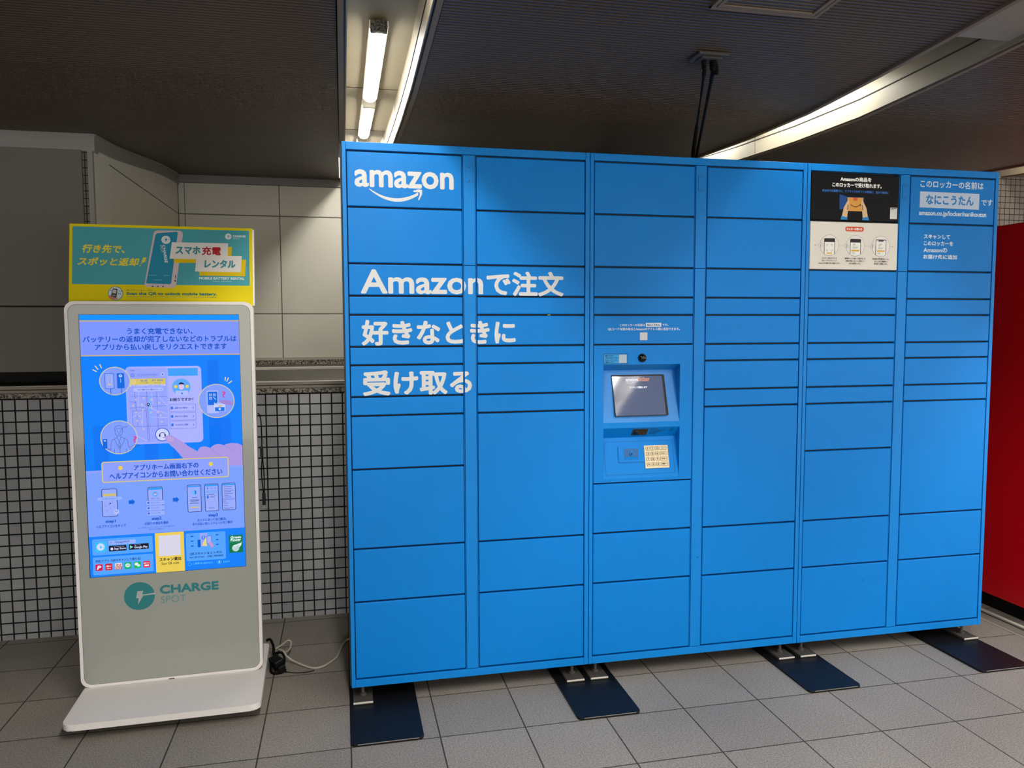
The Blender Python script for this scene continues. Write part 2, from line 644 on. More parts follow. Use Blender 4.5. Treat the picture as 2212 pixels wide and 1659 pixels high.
struct(mb, 'wall_alcove')

mb = MB()                                   # unseen wall added to keep ambient light off this end
mb.box(-3.3, -3.2, -7, WALL_Y - 0.02, 0.0, 2.30, PANELG)
struct(mb, 'wall_light_block')

# ------------------------------------------------------------------ counter on top of the tiled wall
t = thing('service_counter', 'dark stainless counter ledge with granite edge on top of the tiled wall', 'counter', (0, WALL_Y, 1.096))
mb = MB()
mb.box(-6, 8, -0.012, 0.10, 0.0, 0.022, GRANITE, 0.002)
mb.build('granite_edge', t)
mb = MB()
mb.box(-6, 8, -0.006, 0.03, 0.0225, 0.036, ALU, 0.002)
mb.box(-6, 8, -0.002, 0.03, 0.036, 0.039, GAP)
mb.box(-6, 8, -0.010, 0.03, 0.039, 0.052, ALU, 0.002)
mb.box(-6, 8, -0.011, 0.03, 0.052, 0.0555, ALU_L, 0.0015)
for x in (-0.345, 0.35, -1.9):
    mb.cyl((x, -0.0065, 0.029), (x, -0.0095, 0.029), 0.003, 0.003, BLACK, 10)
mb.build('steel_rail', t)
mb = MB()
mb.box(RET_X, ALC_X1 - 0.001, 0.03, 1.155, 0.035, 0.0545, STEEL_D)
mb.box(-6, RET_X, 0.03, 0.30, 0.035, 0.0545, STEEL_D)
mb.build('counter_top', t)
mb = MB()
mb.box(RET_X + 0.001, ALC_X1 - 0.001, 1.155, 1.26, 0.0545, 0.064, ALU_L, 0.002)
mb.box(RET_X + 0.001, ALC_X1 - 0.001, 1.26, 1.815, 0.0500, 0.0560, STEEL_D)
for i in range(24):
    x = -0.98 + i * 0.098
    mb.box(x, x + 0.006, 1.80, 1.815, 0.0545, 0.070, BLACK)
mb.build('sliding_track', t)

# ------------------------------------------------------------------ ceiling
SLOTS = [(-1.743, -1.476), (-0.005, 0.262), (1.735, 2.000), (3.473, 3.738)]
mb = MB()
edges = [-6.0] + [v for s_ in SLOTS for v in s_] + [8.0]
PITCH_R = 0.0165
for k in range(0, len(edges), 2):
    x0, x1 = edges[k], edges[k + 1]
    yend = ALC_Y + 0.01
    vs_, fs = [], []
    y = -7.0
    while y < yend:
        for (a, dz) in ((0.0, 0.0), (0.56, 0.0), (0.64, 0.0085), (0.94, 0.0085)):
            yy = min(y + a * PITCH_R, yend)
            vs_.append((x0 + 0.004, yy, zc(yy) + dz))
            vs_.append((x1 - 0.004, yy, zc(yy) + dz))
        y += PITCH_R
    for i in range(len(vs_) // 2 - 1):
        fs.append((2 * i, 2 * i + 1, 2 * i + 3, 2 * i + 2))
    mb.faces(vs_, fs, CEIL)
mb.box(-6, 8, -7, ALC_Y + 0.1, 2.62, 2.66, GAP)
struct(mb, 'ceiling')

for k, (a, b) in enumerate(SLOTS):
    yy = yrange(-7, ALC_Y + 0.005, 0.11)
    mb = MB()
    for (xe, sg) in ((a, 1), (b, -1)):
        # visible aluminium flange, a dark shadow gap, and the reflector's own edge
        mb.sweep([(xe, -0.008), (xe + sg * 0.016, -0.008), (xe + sg * 0.016, 0.014), (xe, 0.014)], yy, zc, LIP)
        mb.sweep([(xe + sg * 0.016, 0.001), (xe + sg * 0.022, 0.001), (xe + sg * 0.022, 0.016), (xe + sg * 0.016, 0.016)], yy, zc, BLACK)
        mb.sweep([(xe + sg * 0.022, -0.003), (xe + sg * 0.026, -0.003), (xe + sg * 0.026, 0.150), (xe + sg * 0.022, 0.150)], yy, zc, SLOTW)
    mb.sweep([(a + 0.024, 0.148), (b - 0.024, 0.148), (b - 0.024, 0.152), (a + 0.024, 0.152)], yy, zc, SLOTW)
    # a raised fold along the reflector and its cross seams
    mb.sweep([(b - 0.0285, 0.0615), (b - 0.026, 0.0615), (b - 0.026, 0.0655), (b - 0.0285, 0.0655)], yy, zc, GAP)
    for y in (-1.9, 0.43, 1.38, 2.3):
        mb.sweep([(a + 0.026, 0.1465), (b - 0.026, 0.1465), (b - 0.026, 0.148), (a + 0.026, 0.148)], [y, y + 0.003], zc, GAP)
        mb.sweep([(b - 0.0272, 0.0), (b - 0.026, 0.0), (b - 0.026, 0.148), (b - 0.0272, 0.148)], [y + 0.2, y + 0.2025], zc, LIP)
    struct(mb, 'trim_%d' % (k + 1))

# ------------------------------------------------------------------ fluorescent lights inside the slots


def make_light(xc, y0, y1, label, group, lens=None):
    zm = zc((y0 + y1) / 2)
    slope = math.atan2(zc(y1) - zc(y0), y1 - y0)
    t_ = thing('fluorescent_light', label, 'ceiling light', (xc, (y0 + y1) / 2, zm + 0.148), 0, group)
    t_.rotation_euler = (slope, 0, 0)
    h = (y1 - y0) / 2
    mb_ = MB()
    mb_.box(-0.030, 0.030, -h, h, -0.022, -0.001, WHITE, 0.003)
    mb_.build('housing', t_)
    mb_ = MB()
    sec = [(0.0245 * math.cos(math.pi * i / 14), -0.021 - 0.018 * math.sin(math.pi * i / 14) ** 0.7) for i in range(15)]
    n = len(sec)
    yy_ = [-h + 0.022, h - 0.03, h - 0.012, h - 0.003]
    sc_ = [1, 1, 0.8, 0.35]
    vs2 = [(x * q, y, -0.021 + (z + 0.021) * q) for y, q in zip(yy_, sc_) for (x, z) in sec]
    fs2 = [(i * n + j, i * n + j + 1, (i + 1) * n + j + 1, (i + 1) * n + j) for i in range(3) for j in range(n - 1)]
    fs2.append(list(range(n)))
    mb_.faces(vs2, fs2, lens or LENS, False)
    mb_.build('diffuser', t_)
    mb_ = MB()
    mb_.box(-0.0265, 0.0265, -h - 0.004, -h + 0.023, -0.036, -0.001, SOOT if label.startswith('bright') else CREAM, 0.003)
    mb_.build('end_cap', t_)
    return t_


LX = [(a + b) / 2 - 0.006 for a, b in SLOTS]
lamps = [
    (1, -0.335, 0.50, 'bright tube light with sooty end cap in the ceiling slot above the lettered locker', None),
    (1, 0.59, 1.42, 'second tube light behind the sooty one, half hidden by the locker top', None),
    (1, 1.62, 2.45, 'tube light deep in the slot over the wall alcove', None),
    (2, -0.26, 0.57, 'tube light glowing inside the curved slot above the middle locker', None),
    (3, 0.02, 0.85, 'tube light in the far slot above the red machine', None),
    (2, 0.80, 1.63, 'tube light at the far end of the curved slot behind the lockers', None),
]
for (k, y0, y1, lb, g) in lamps:
    make_light(LX[k], y0, y1, lb, g, LENS_MID if y0 > 1.5 and k == 1 else LENS_DIM if k == 3 else None)
far = [(1, -1.70), (1, -2.65), (2, -2.15), (2, -3.1), (2, -4.05), (3, -1.2), (3, -2.15), (3, -3.1)]  # unseen tubes, placed and boosted to brighten the locker fronts
for (k, y0) in far:
    make_light(LX[k], y0, y0 + 0.83, 'unseen tube light in a ceiling slot, boosted for the locker fronts', 'unseen boosted tube lights along the slots', LENS_NEAR if k == 1 else LENS_FAR)

# flat cover closing the curved slot towards the viewer
t = thing('slot_cover', 'pale flat cover plate closing the ceiling slot at the corner above the lockers', 'cover', (1.867, -0.88, zc(-0.88)))
mb = MB()
mb.sweep([(-0.105, 0.006), (0.105, 0.006), (0.105, 0.016), (-0.105, 0.016)], [-0.40, -0.035], lambda y: zc(y - 0.88) - zc(-0.88), SLOTW)
mb.build('plate', t)
mb = MB()
mb.sweep([(-0.105, 0.009), (0.100, 0.009), (0.100, 0.019), (-0.105, 0.019)], [-0.031, 0.036], lambda y: zc(y - 0.88) - zc(-0.88), SLOTW)
mb.build('end_flap', t)

# ceiling hatch
t = thing('ceiling_hatch', 'square access hatch frame set in the ribbed ceiling above the lockers', 'hatch', (1.12, -1.075, zc(-1.075)))
hx, hy0, hy1 = 0.158, -0.150, 0.175
zt = lambda y: zc(y - 1.075) - zc(-1.075)
mb = MB()
for (a, b, wd) in ((0.0, 0.011, 0.0), (0.014, 0.026, 0.0)):
    yy = [hy0 + a, hy1 - a]
    for sg in (-1, 1):
        xs_ = sorted((sg * (hx - a), sg * (hx - b)))
        mb.sweep([(xs_[0], -0.006), (xs_[1], -0.006), (xs_[1], 0.004), (xs_[0], 0.004)], yy, zt, LIP)
    for (p, q) in ((hy0 + a, hy0 + b), (hy1 - b, hy1 - a)):
        mb.sweep([(-hx + a, -0.006), (hx - a, -0.006), (hx - a, 0.004), (-hx + a, 0.004)], [p, q], zt, LIP)
mb.build('frame', t)
mb = MB()
vs_, fs = [], []
y = hy0 + 0.026
while y < hy1 - 0.026:
    for (a, dz) in ((0.0, 0.0), (0.56, 0.0), (0.66, 0.005), (0.92, 0.005)):
        yy_ = min(y + a * PITCH_R, hy1 - 0.026)
        vs_ += [(-hx + 0.026, yy_, zt(yy_) + dz - 0.003), (hx - 0.026, yy_, zt(yy_) + dz - 0.003)]
    y += PITCH_R
for i in range(len(vs_) // 2 - 1):
    fs.append((2 * i, 2 * i + 1, 2 * i + 3, 2 * i + 2))
mb.faces(vs_, fs, CEIL)
mb.build('panel', t)

# cables dropping from the ceiling to the lockers
t = thing('drop_cable', 'black taped cables hanging from a ceiling plate down to the middle locker', 'cable', (1.11, -0.60, zc(-0.60)))
mb = MB()
mb.box(-0.050, 0.050, -0.042, 0.042, -0.010, -0.001, DUSTY, 0.003)
mb.box(-0.034, 0.034, -0.028, 0.028, -0.016, -0.010, DUSTY, 0.003)
mb.build('ceiling_plate', t)
mb = MB()
dz0 = -zc(-0.60)
p0, p1 = Vector((0.016, 0.0, -0.045)), Vector((0.385, 0.90, -0.157))
mb.tube([(0.014, -0.004, -0.014), (0.014, -0.003, -0.035)] + [p0.lerp(p1, q) for q in (0, 0.15, 0.3, 0.45, 0.6, 0.75, 0.9, 1)], 0.005, RUBBER, 10, 5,
        radii=[0.011, 0.010, 0.0065, 0.0055, 0.005, 0.005, 0.005, 0.006, 0.009, 0.007])
mb.tube([(0.018, -0.004, -0.016), (0.024, -0.005, -0.040), (0.025, 0.0, -0.055)], 0.008, RUBBER, 8, 4)
mb.build('cable', t)
mb = MB()
p0, p1 = Vector((-0.013, 0.0, -0.045)), Vector((0.372, 0.90, -0.158))
mb.tube([(-0.016, -0.004, -0.014), (-0.015, 0.0, -0.034)] + [p0.lerp(p1, q) + Vector((0, 0, dz)) for q, dz in ((0, 0), (0.12, -0.006), (0.25, -0.004), (0.4, 0), (0.55, 0.002), (0.7, 0), (0.85, 0), (1, 0))], 0.0045, RUBBER, 8, 6,
        radii=[0.008, 0.007, 0.006, 0.004, 0.003, 0.004, 0.007, 0.008, 0.007, 0.006])
mb.build('cable', t)

# ------------------------------------------------------------------ red vending machine and the strip in front of it
t = thing('vending_machine', 'glossy red vending machine side standing beyond the blue lockers', 'vending machine', (3.56, 0.42, 0))
mb = MB()
mb.box(-0.46, 0.46, -0.39, 0.38, 0.075, 1.885, RED, 0.006)
mb.build('body', t)
mb = MB()
mb.box(-0.425, 0.44, -0.36, 0.36, 0.0, 0.075, BLACK)
mb.build('plinth', t)
mb = MB()
mb.box(-0.44, 0.44, -0.402, -0.39, 0.75, 1.80, GLOSSBLACK, 0.003)
mb.box(-0.44, 0.44, -0.400, -0.39, 0.12, 0.70, RED, 0.003)
mb.build('front_window', t)
mb = MB()
mb.box(-0.35, 0.35, -0.406, -0.400, 0.24, 0.42, BLACK, 0.003)
mb.build('delivery_flap', t)

mb = MB()
mb.box(3.042, 3.062, -3.0, WALL_Y - 0.012, 0.0, 0.010, CREAM, 0.002)
mb.box(3.030, 3.040, -3.0, WALL_Y - 0.012, 0.0, 0.003, GAP)
mb.box(2.965, 3.029, -3.0, WALL_Y - 0.012, 0.0, 0.0025, CONCRETE)
mb.box(2.960, 2.964, -3.0, WALL_Y - 0.012, 0.0, 0.004, CREAM)
struct(mb, 'trim_5')

# ------------------------------------------------------------------ lockers
UW = 0.9265
ROWS_A = [2.034, 1.836, 1.635, 1.519, 1.450, 1.334, 1.267, 1.151, 1.081, 0.883, 0.586, 0.385, 0.091]
ROWS_B = [2.034, 1.836, 1.635, 1.519, 1.450, 1.334, 1.267, 1.151, 1.081, 0.586, 0.385, 0.091]
ZB, ZT, DEPTH = 0.060, 2.065, 0.70
DL, DR, SL, SR, EL, ER = 0.0185, 0.4315, 0.4375, 0.4810, 0.4870, 0.9055

PAPER = mat('white_printed_film', (226, 220, 208), 0.42)
POSTER = mat('black_printed_film', (7, 7, 9), 0.5, spec=0.15, bump=(700, 0.25, 0.0008))


def slab(x0, x1, z0, z1, m, y0=0.0, y1=0.02, bev=0.0032):
    mb_ = MB()
    mb_.box(x0, x1, y0, y1, z0, z1, m, bev, 3)
    return mb_


def cabinet(k, label):
    X = k * UW
    root = thing('locker_cabinet', label, 'parcel locker', (X, 0, 0), 0, 'blue parcel locker cabinets')
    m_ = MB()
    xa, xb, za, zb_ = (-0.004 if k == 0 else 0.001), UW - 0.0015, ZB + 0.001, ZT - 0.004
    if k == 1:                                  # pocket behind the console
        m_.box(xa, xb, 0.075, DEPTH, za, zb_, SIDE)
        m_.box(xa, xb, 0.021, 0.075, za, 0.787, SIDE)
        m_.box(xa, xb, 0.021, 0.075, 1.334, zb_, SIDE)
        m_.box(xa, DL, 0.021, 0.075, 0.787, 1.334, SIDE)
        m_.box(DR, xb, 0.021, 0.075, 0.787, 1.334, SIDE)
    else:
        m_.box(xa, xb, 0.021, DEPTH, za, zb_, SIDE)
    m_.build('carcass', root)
    m_ = MB()
    fr = 0.0
    g = 0.0012
    m_.box(g, DL - 0.003, fr - 0.001, 0.021, ZB, ZT, BLUE_F, 0.0015)
    m_.box(ER + 0.003, UW - g, fr - 0.001, 0.021, ZB, ZT, BLUE_F, 0.0015)
    m_.box(DL - 0.0028, ER + 0.0028, fr - 0.0008, 0.021, 2.0375, ZT, BLUE_F, 0.0015)
    m_.box(DL - 0.0028, ER + 0.0028, fr - 0.0008, 0.021, ZB, 0.0885, BLUE_F, 0.0015)
    for (a, b) in ((DR + 0.0023, SL - 0.0017), (SR + 0.0017, EL - 0.0023)):
        m_.box(a, b, 0.003, 0.021, 0.0885, 2.0375, BLUE_F, 0.0005)
    m_.build('front_frame', root)
    m_ = MB()  # dark backing puts the shade of the door gaps into colour
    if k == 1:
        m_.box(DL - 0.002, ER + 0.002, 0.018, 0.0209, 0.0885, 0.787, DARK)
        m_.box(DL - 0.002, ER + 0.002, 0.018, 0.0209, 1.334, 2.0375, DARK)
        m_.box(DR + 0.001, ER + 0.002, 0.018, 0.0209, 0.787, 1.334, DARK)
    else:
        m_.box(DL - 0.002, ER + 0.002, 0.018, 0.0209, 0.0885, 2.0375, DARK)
    m_.build('gap_shade_panel', root)
    # lock column between the two door stacks
    m_ = slab(SL, SR, 1.6345, 2.0355, BLUE_F, 0.0, 0.018, 0.001)
    c_ = m_.build('lock_column', root)
    m_ = MB()
    m_.prism(rrect(0.4465, 1.937, 0.4735, 1.996, 0.005), lambda x, y, d: (x, d, y), -0.0009, -0.0004, DARK)
    m_.prism(rrect(0.4471, 1.9376, 0.4729, 1.9954, 0.0045), lambda x, y, d: (x, d, y), -0.0013, -0.0004, BLUE_F, 0.0003)
    for z in (1.942, 1.991):
        m_.cyl((0.460, -0.0014, z), (0.460, -0.0018, z), 0.0019, 0.0016, DARK, 12)
    m_.build('cover_plate', c_)
    slab(SL, SR, 0.0905, 1.6325, BLUE_F, 0.0, 0.018, 0.001).build('lock_column', root)
    return root


def door(root, x0, x1, zt_, zb_, m=None, label=None):
    d_ = slab(x0, x1, zb_ + 0.0034, zt_ - 0.0030, m or BLUE, -0.0002, 0.019).build('compartment_door', root)
    if label:
        d_['label'] = label
    return d_


cab1 = cabinet(0, 'blue parcel locker cabinet with large white lettering and smile logo, beside the battery kiosk')
cab2 = cabinet(1, 'blue parcel locker cabinet with built-in touchscreen and keypad, between two cabinets')
cab3 = cabinet(2, 'blue parcel locker cabinet with black and white poster doors, next to the red machine')

for i in range(12):
    door(cab1, DL, DR, ROWS_A[i], ROWS_A[i + 1])
for root in (cab1, cab2):
    for i in range(11):
        door(root, EL, ER, ROWS_B[i], ROWS_B[i + 1])
ROWS_C = [2.034, 1.836, 1.635, 1.519, 1.450, 1.334]
c2doors = []
for i in range(5):
    c2doors.append(door(cab2, DL, DR, ROWS_C[i], ROWS_C[i + 1]))
for a, b in ((0.788, 0.588), (0.588, 0.387), (0.387, 0.091)):
    door(cab2, DL, DR, a, b)
c3 = {}
for i in range(12):
    c3[i] = door(cab3, DL, DR, ROWS_A[i], ROWS_A[i + 1], POSTER if i == 0 else PAPER if i == 1 else None,
                 'black poster door with hands holding a parcel' if i == 0 else 'white instruction door with three steps' if i == 1 else None)
e3 = {}
for i in range(11):
    e3[i] = door(cab3, EL, ER, ROWS_B[i], ROWS_B[i + 1])

FRONT = lambda X: (lambda x, y, d: (x - X, -0.0004 - d, y))       # cabinet space, facing the viewer
VINYL = (214, 215, 214)


def brand_mark(A, x0, x1, base, xh, col, lv=0, bold=None):
    """lower-case word with the smile arrow beneath; xh = x-height"""
    wd = x1 - x0
    bold = wd * 0.0085 if bold is None else bold
    A.text('amazon', x0, x1, base - 0.002 * wd, base + xh, col, lv, bold)
    sx0, sx1 = x0 + wd * 0.145, x0 + wd * 0.635
    pts_u, pts_l = [], []
    n = 26
    top, bot = base - wd * 0.018, base - wd * 0.120
    for i in range(n + 1):
        q = i / n
        x = sx0 + (sx1 - sx0) * q
        yc = top - (top - bot) * (1 - abs(2 * q - 1.10) ** 2 / 1.21) * (1.0)
        wdt = wd * 0.036 * (0.15 + 0.85 * math.sin(math.pi * min(1, 0.05 + q * 0.70)))
        pts_u.append((x, yc + wdt / 2))
        pts_l.append((x, yc - wdt / 2))
    for i in range(n):
        A.poly([pts_l[i], pts_l[i + 1], pts_u[i + 1], pts_u[i]], col, lv)
    hx_, hy_ = x0 + wd * 0.672, base - wd * 0.022
    A.poly([(hx_ - wd * 0.088, hy_ + wd * 0.000), (hx_ - wd * 0.035, hy_ + wd * 0.016), (hx_ + wd * 0.004, hy_ + wd * 0.010),
            (hx_ + wd * 0.002, hy_ - wd * 0.035), (hx_ - wd * 0.030, hy_ - wd * 0.095), (hx_ - wd * 0.040, hy_ - wd * 0.088),
            (hx_ - wd * 0.020, hy_ - wd * 0.035), (hx_ - wd * 0.026, hy_ - wd * 0.014), (hx_ - wd * 0.085, hy_ - wd * 0.012)], col, lv)


A = Art(ink)
brand_mark(A, 0.0445, 0.4020, 1.9075, 0.0615, VINYL)
A.build('logo_lettering', FRONT(0), cab1)
GAPS = [(DR - 0.0005, SL + 0.0005), (SR - 0.0005, EL + 0.0005)]
A = Art(ink)
A.text('Amazon', 0.060, 0.5095, 1.5262, 1.6145, VINYL, 0, 0.0029)
A.text('で注文', 0.522, 0.822, 1.5200, 1.6140, VINYL, 0, 0.0032)
A.cut_x(GAPS)
A.build('lettering', FRONT(0), cab1)
A = Art(ink)
A.text('好きなときに', 0.060, 0.6335, 1.3385, 1.4320, VINYL, 0, 0.0034)
A.cut_x(GAPS)
A.build('lettering', FRONT(0), cab1)
A = Art(ink)
A.text('受け取る', 0.061, 0.4650, 1.1545, 1.2480, VINYL, 0, 0.0036)
A.cut_x(GAPS)
A.build('lettering', FRONT(0), cab1)
# scuffs on the frame, a torn yellow tape end
A = Art(ink)
A.poly([(0.757, 1.4505), (0.765, 1.4525), (0.771, 1.4505), (0.769, 1.4480), (0.762, 1.4495), (0.759, 1.4475)], (168, 150, 70), 1)
A.build('tape_scrap', FRONT(0), cab1)

def chips(root, X, spots):
    for (x, z, sx, sz, a_) in spots:
        A_ = Art(ink)
        P_ = [(-1, 0.1), (-0.4, 0.7), (0.5, 0.5), (1, -0.2), (0.3, -0.8), (-0.6, -0.6)]
        A_.poly([(x + sx * p_ * math.cos(a_) - sz * q_ * math.sin(a_), z + sx * p_ * math.sin(a_) + sz * q_ * math.cos(a_)) for p_, q_ in P_], (24, 26, 30), 0)
        A_.build('paint_chip', lambda x_, y_, d: (x_ - X, -0.0011 - d, y_), root)


chips(cab1, 0, [(0.908, 2.046, 0.004, 0.0008, -0.6), (0.915, 2.050, 0.003, 0.001, 0.3), (0.421, 2.058, 0.003, 0.0006, -0.5), (0.452, 2.057, 0.003, 0.0008, 0.1),
                (0.885, 1.785, 0.0022, 0.0008, -0.4), (0.873, 1.652, 0.0015, 0.0007, 1.2), (0.110, 1.648, 0.002, 0.0007, -0.5), (0.4555, 0.160, 0.002, 0.0007, 0.4)])
chips(cab2, UW, [(1.391, 0.464, 0.0022, 0.0035, 0.2), (1.330, 0.335, 0.0014, 0.0012, 0.0), (1.331, 0.305, 0.0012, 0.0008, 0.0), (1.349, 0.255, 0.0010, 0.0016, 0.0),
                 (1.812, 2.047, 0.0016, 0.0016, 0.0), (1.820, 2.047, 0.0014, 0.0014, 0.0)])
chips(cab3, 2 * UW, [(2.288, 1.275, 0.0150, 0.0006, 1.05), (2.322, 1.235, 0.0030, 0.0006, 1.2), (2.168, 0.310, 0.0080, 0.0009, -1.2), (2.284, 0.075, 0.0020, 0.0010, 0.3)])

# --- white name labels on the middle cabinet's QR door (code itself left out)
A = Art(ink)
A.text('このロッカーの名前は', 1.0495, 1.1545, 1.4055, 1.4165, (214, 222, 234), 1, 0.0003)
A.rect(1.1580, 1.4035, 1.2230, 1.4190, (222, 228, 236), 1)
A.text('なにこうたん', 1.1630, 1.2175, 1.4065, 1.4160, (44, 100, 150), 2, 0.0005)
A.text('です。', 1.2275, 1.2525, 1.4070, 1.4160, (214, 222, 234), 1, 0.0003)
A.text('QRコードを読み取るとAmazonのアドレス帳に追加できます。', 1.0010, 1.3020, 1.3890, 1.4010, (214, 222, 234), 1, 0.0003)
A.rect(1.1340, 1.3510, 1.1650, 1.3815, (206, 210, 214), 1)
A.frame(0.9500, 1.3385, 1.3560, 1.4460, 0.001, 0.0006, (40, 110, 170), 0)
A.build('name_label', FRONT(UW), c2doors[4])

# ------------------------------------------------------------------ console with two recesses
CX0, CX1, CZ0, CZ1 = UW + DL, UW + DR, 0.7908, 1.3318


def recess(mb_, x0, x1, zb_, zf, yd, zd, m):
    """opening x0..x1, zb_..zf in the front; roof falls back to (yd, zd); back panel slopes out to the bottom edge"""
    p = [(x0, 0, zf), (x1, 0, zf), (x1, yd, zd), (x0, yd, zd), (x0, 0, zb_), (x1, 0, zb_)]
    mb_.faces(p, [(0, 1, 2, 3), (3, 2, 5, 4)], m)
    mb_.faces(p, [(1, 5, 2), (0, 3, 4)], m)


R1 = (0.984, 1.3055, 1.027, 1.256, 0.054, 1.231)
R2 = (0.985, 1.3065, 0.804, 1.0055, 0.039, 0.962)
mb = MB()
zs = [CZ0, R2[2], R2[3], R1[2], R1[3], CZ1]
b = 0.0025
for i in range(5):
    z0, z1 = zs[i], zs[i + 1]
    if i in (1, 3):
        r_ = R2 if i == 1 else R1
        mb.faces([(CX0, 0, z0), (r_[0], 0, z0), (r_[0], 0, z1), (CX0, 0, z1)], [(0, 1, 2, 3)], BLUE)
        mb.faces([(r_[1], 0, z0), (CX1, 0, z0), (CX1, 0, z1), (r_[1], 0, z1)], [(0, 1, 2, 3)], BLUE)
    else:
        mb.faces([(CX0, 0, z0), (CX1, 0, z0), (CX1, 0, z1), (CX0, 0, z1)], [(0, 1, 2, 3)], BLUE)
for (p, q) in (((CX0, CZ0), (CX1, CZ0)), ((CX1, CZ0), (CX1, CZ1)), ((CX1, CZ1), (CX0, CZ1)), ((CX0, CZ1), (CX0, CZ0))):
    mb.faces([(p[0], 0, p[1]), (q[0], 0, q[1]), (q[0], 0.0178, q[1]), (p[0], 0.0178, p[1])], [(0, 1, 2, 3)], BLUE)
recess(mb, R1[0], R1[1], R1[2], R1[3], R1[4], R1[5], BLUE_T)
recess(mb, R2[0], R2[1], R2[2], R2[3], R2[4], R2[5], BLUE)
o = mb.build('console_panel', cab2)
for v in o.data.vertices:
    v.co.x -= UW
L1 = math.hypot(R1[4], R1[5] - R1[2])
L2 = math.hypot(R2[4], R2[5] - R2[2])


def on1(x, tt, d):
    s1, c1 = R1[4] / L1, (R1[5] - R1[2]) / L1
    return (x - UW, s1 * tt - c1 * d, R1[2] + c1 * tt + s1 * d)


def on2(x, tt, d):
    s1, c1 = R2[4] / L2, (R2[5] - R2[2]) / L2
    return (x - UW, s1 * tt - c1 * d, R2[2] + c1 * tt + s1 * d)


# touchscreen
mb = MB()
tl1 = lambda x, y, d: on1(x, y, d + (0.1917 - y) * 0.055)     # the unit stands slightly off the panel at its foot
mb.prism(rrect(1.0328, 0.0235, 1.2566, 0.1917, 0.004), tl1, 0.0025, -0.003, BLACK, 0.0010)
ts = mb.build('touchscreen', cab2)
ts['label'] = 'dark touchscreen with black bezel'
LCD = mat('dim_lcd_glass', (50, 56, 72), 0.06, spec=0.9, emit=((62, 70, 92), 0.55))
A = Art(lambda c: LCD if c == 'lcd' else glow(c, 1.0))
A.rect(1.0352, 0.0258, 1.2462, 0.1848, 'lcd', 0)
A.text('amazon', 1.091, 1.143, 0.1640, 0.1745, (236, 240, 250), 2, 0.0007)
A.text('locker', 1.1435, 1.193, 0.1640, 0.1820, (226, 150, 110), 2, 0.0006)
A.line([(1.094, 0.160), (1.104, 0.157), (1.114, 0.1565), (1.124, 0.1595)], 0.0018, (236, 240, 250), 2)
A.text('タッチして開始します', 1.1040, 1.1790, 0.1350, 0.1440, (240, 244, 250), 2, 0.0005)
A.build('display', lambda x, y, d: tl1(x, y, d + 0.0026), ts)

# camera dome
mb = MB()
bm = bmesh.new()
bmesh.ops.create_uvsphere(bm, u_segments=28, v_segments=16, radius=0.0165)
mb.frombm(bm, GLOSSBLACK, Matrix.Translation((1.144 - UW, -0.004, 1.2815)) @ Matrix.Diagonal((1, 0.8, 1, 1)), True)
mb.cyl((1.144 - UW, 0.0, 1.2815), (1.144 - UW, -0.005, 1.2815), 0.0172, 0.0165, BLACK, 28)
mb.build('camera_dome', cab2)

# help sticker (code left out)
A = Art(ink)
A.rr(0.983, 1.2592, 1.0835, 1.2990, 0.002, (24, 44, 84), 0)
A.rr(0.9846, 1.2608, 1.0819, 1.2974, 0.0015, (52, 150, 214), 1)
A.rect(1.0480, 1.2630, 1.0790, 1.2955, (176, 190, 204), 2)
for i, tx in enumerate(('お困りですか？', 'こちらのQRコードから', 'カスタマーサービスに', 'ご連絡ください。')):
    A.text(tx, 0.9885, (1.0235, 1.0435, 1.0395, 1.0275)[i], 1.2880 - i * 0.0081, 1.2935 - i * 0.0081, (16, 38, 66), 2, 0.0002)
A.build('help_sticker', FRONT(UW), cab2)

# keypad insert, lock plate, scanner window
A = Art(ink)
A.frame(0.9982, 0.0145, 1.2905, 0.1468, 0.001, 0.0009, (8, 52, 92), 0)
A.build('panel_seam', lambda x, y, d: on2(x, y, d), cab2)
mb = MB()
mb.prism(rrect(1.0553, 0.0630, 1.1640, 0.1277, 0.004), on2, 0.004, 0.0, BLUE, 0.0012)
hx0, hx1, hz0, hz1 = 1.0796, 1.1391, 0.0739, 0.1162
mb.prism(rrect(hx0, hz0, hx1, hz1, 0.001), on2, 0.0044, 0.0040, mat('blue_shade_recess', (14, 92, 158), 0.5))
mb.faces([on2(hx0, hz0, 0.0046), on2(hx1, hz0, 0.0046), on2(hx1 - 0.003, hz0 + 0.010, 0.0080), on2(hx0 + 0.003, hz0 + 0.010, 0.0080)], [(0, 1, 2, 3)], BLUE)
lp = mb.build('lock_plate', cab2)
mb = MB()
kx, kz = 1.1093, 0.0955
mb.cyl(on2(kx, kz, 0.0044), on2(kx, kz, 0.0085), 0.0082, 0.0074, BLUE, 24)
mb.cyl(on2(kx, kz, 0.0085), on2(kx, kz, 0.0088), 0.0040, 0.0040, BLACK, 18)
mb.prism(rrect(kx - 0.004, kz + 0.007, kx + 0.004, kz + 0.013, 0.002), on2, 0.0062, 0.0044, BLUE)
mb.build('keyhole', lp)

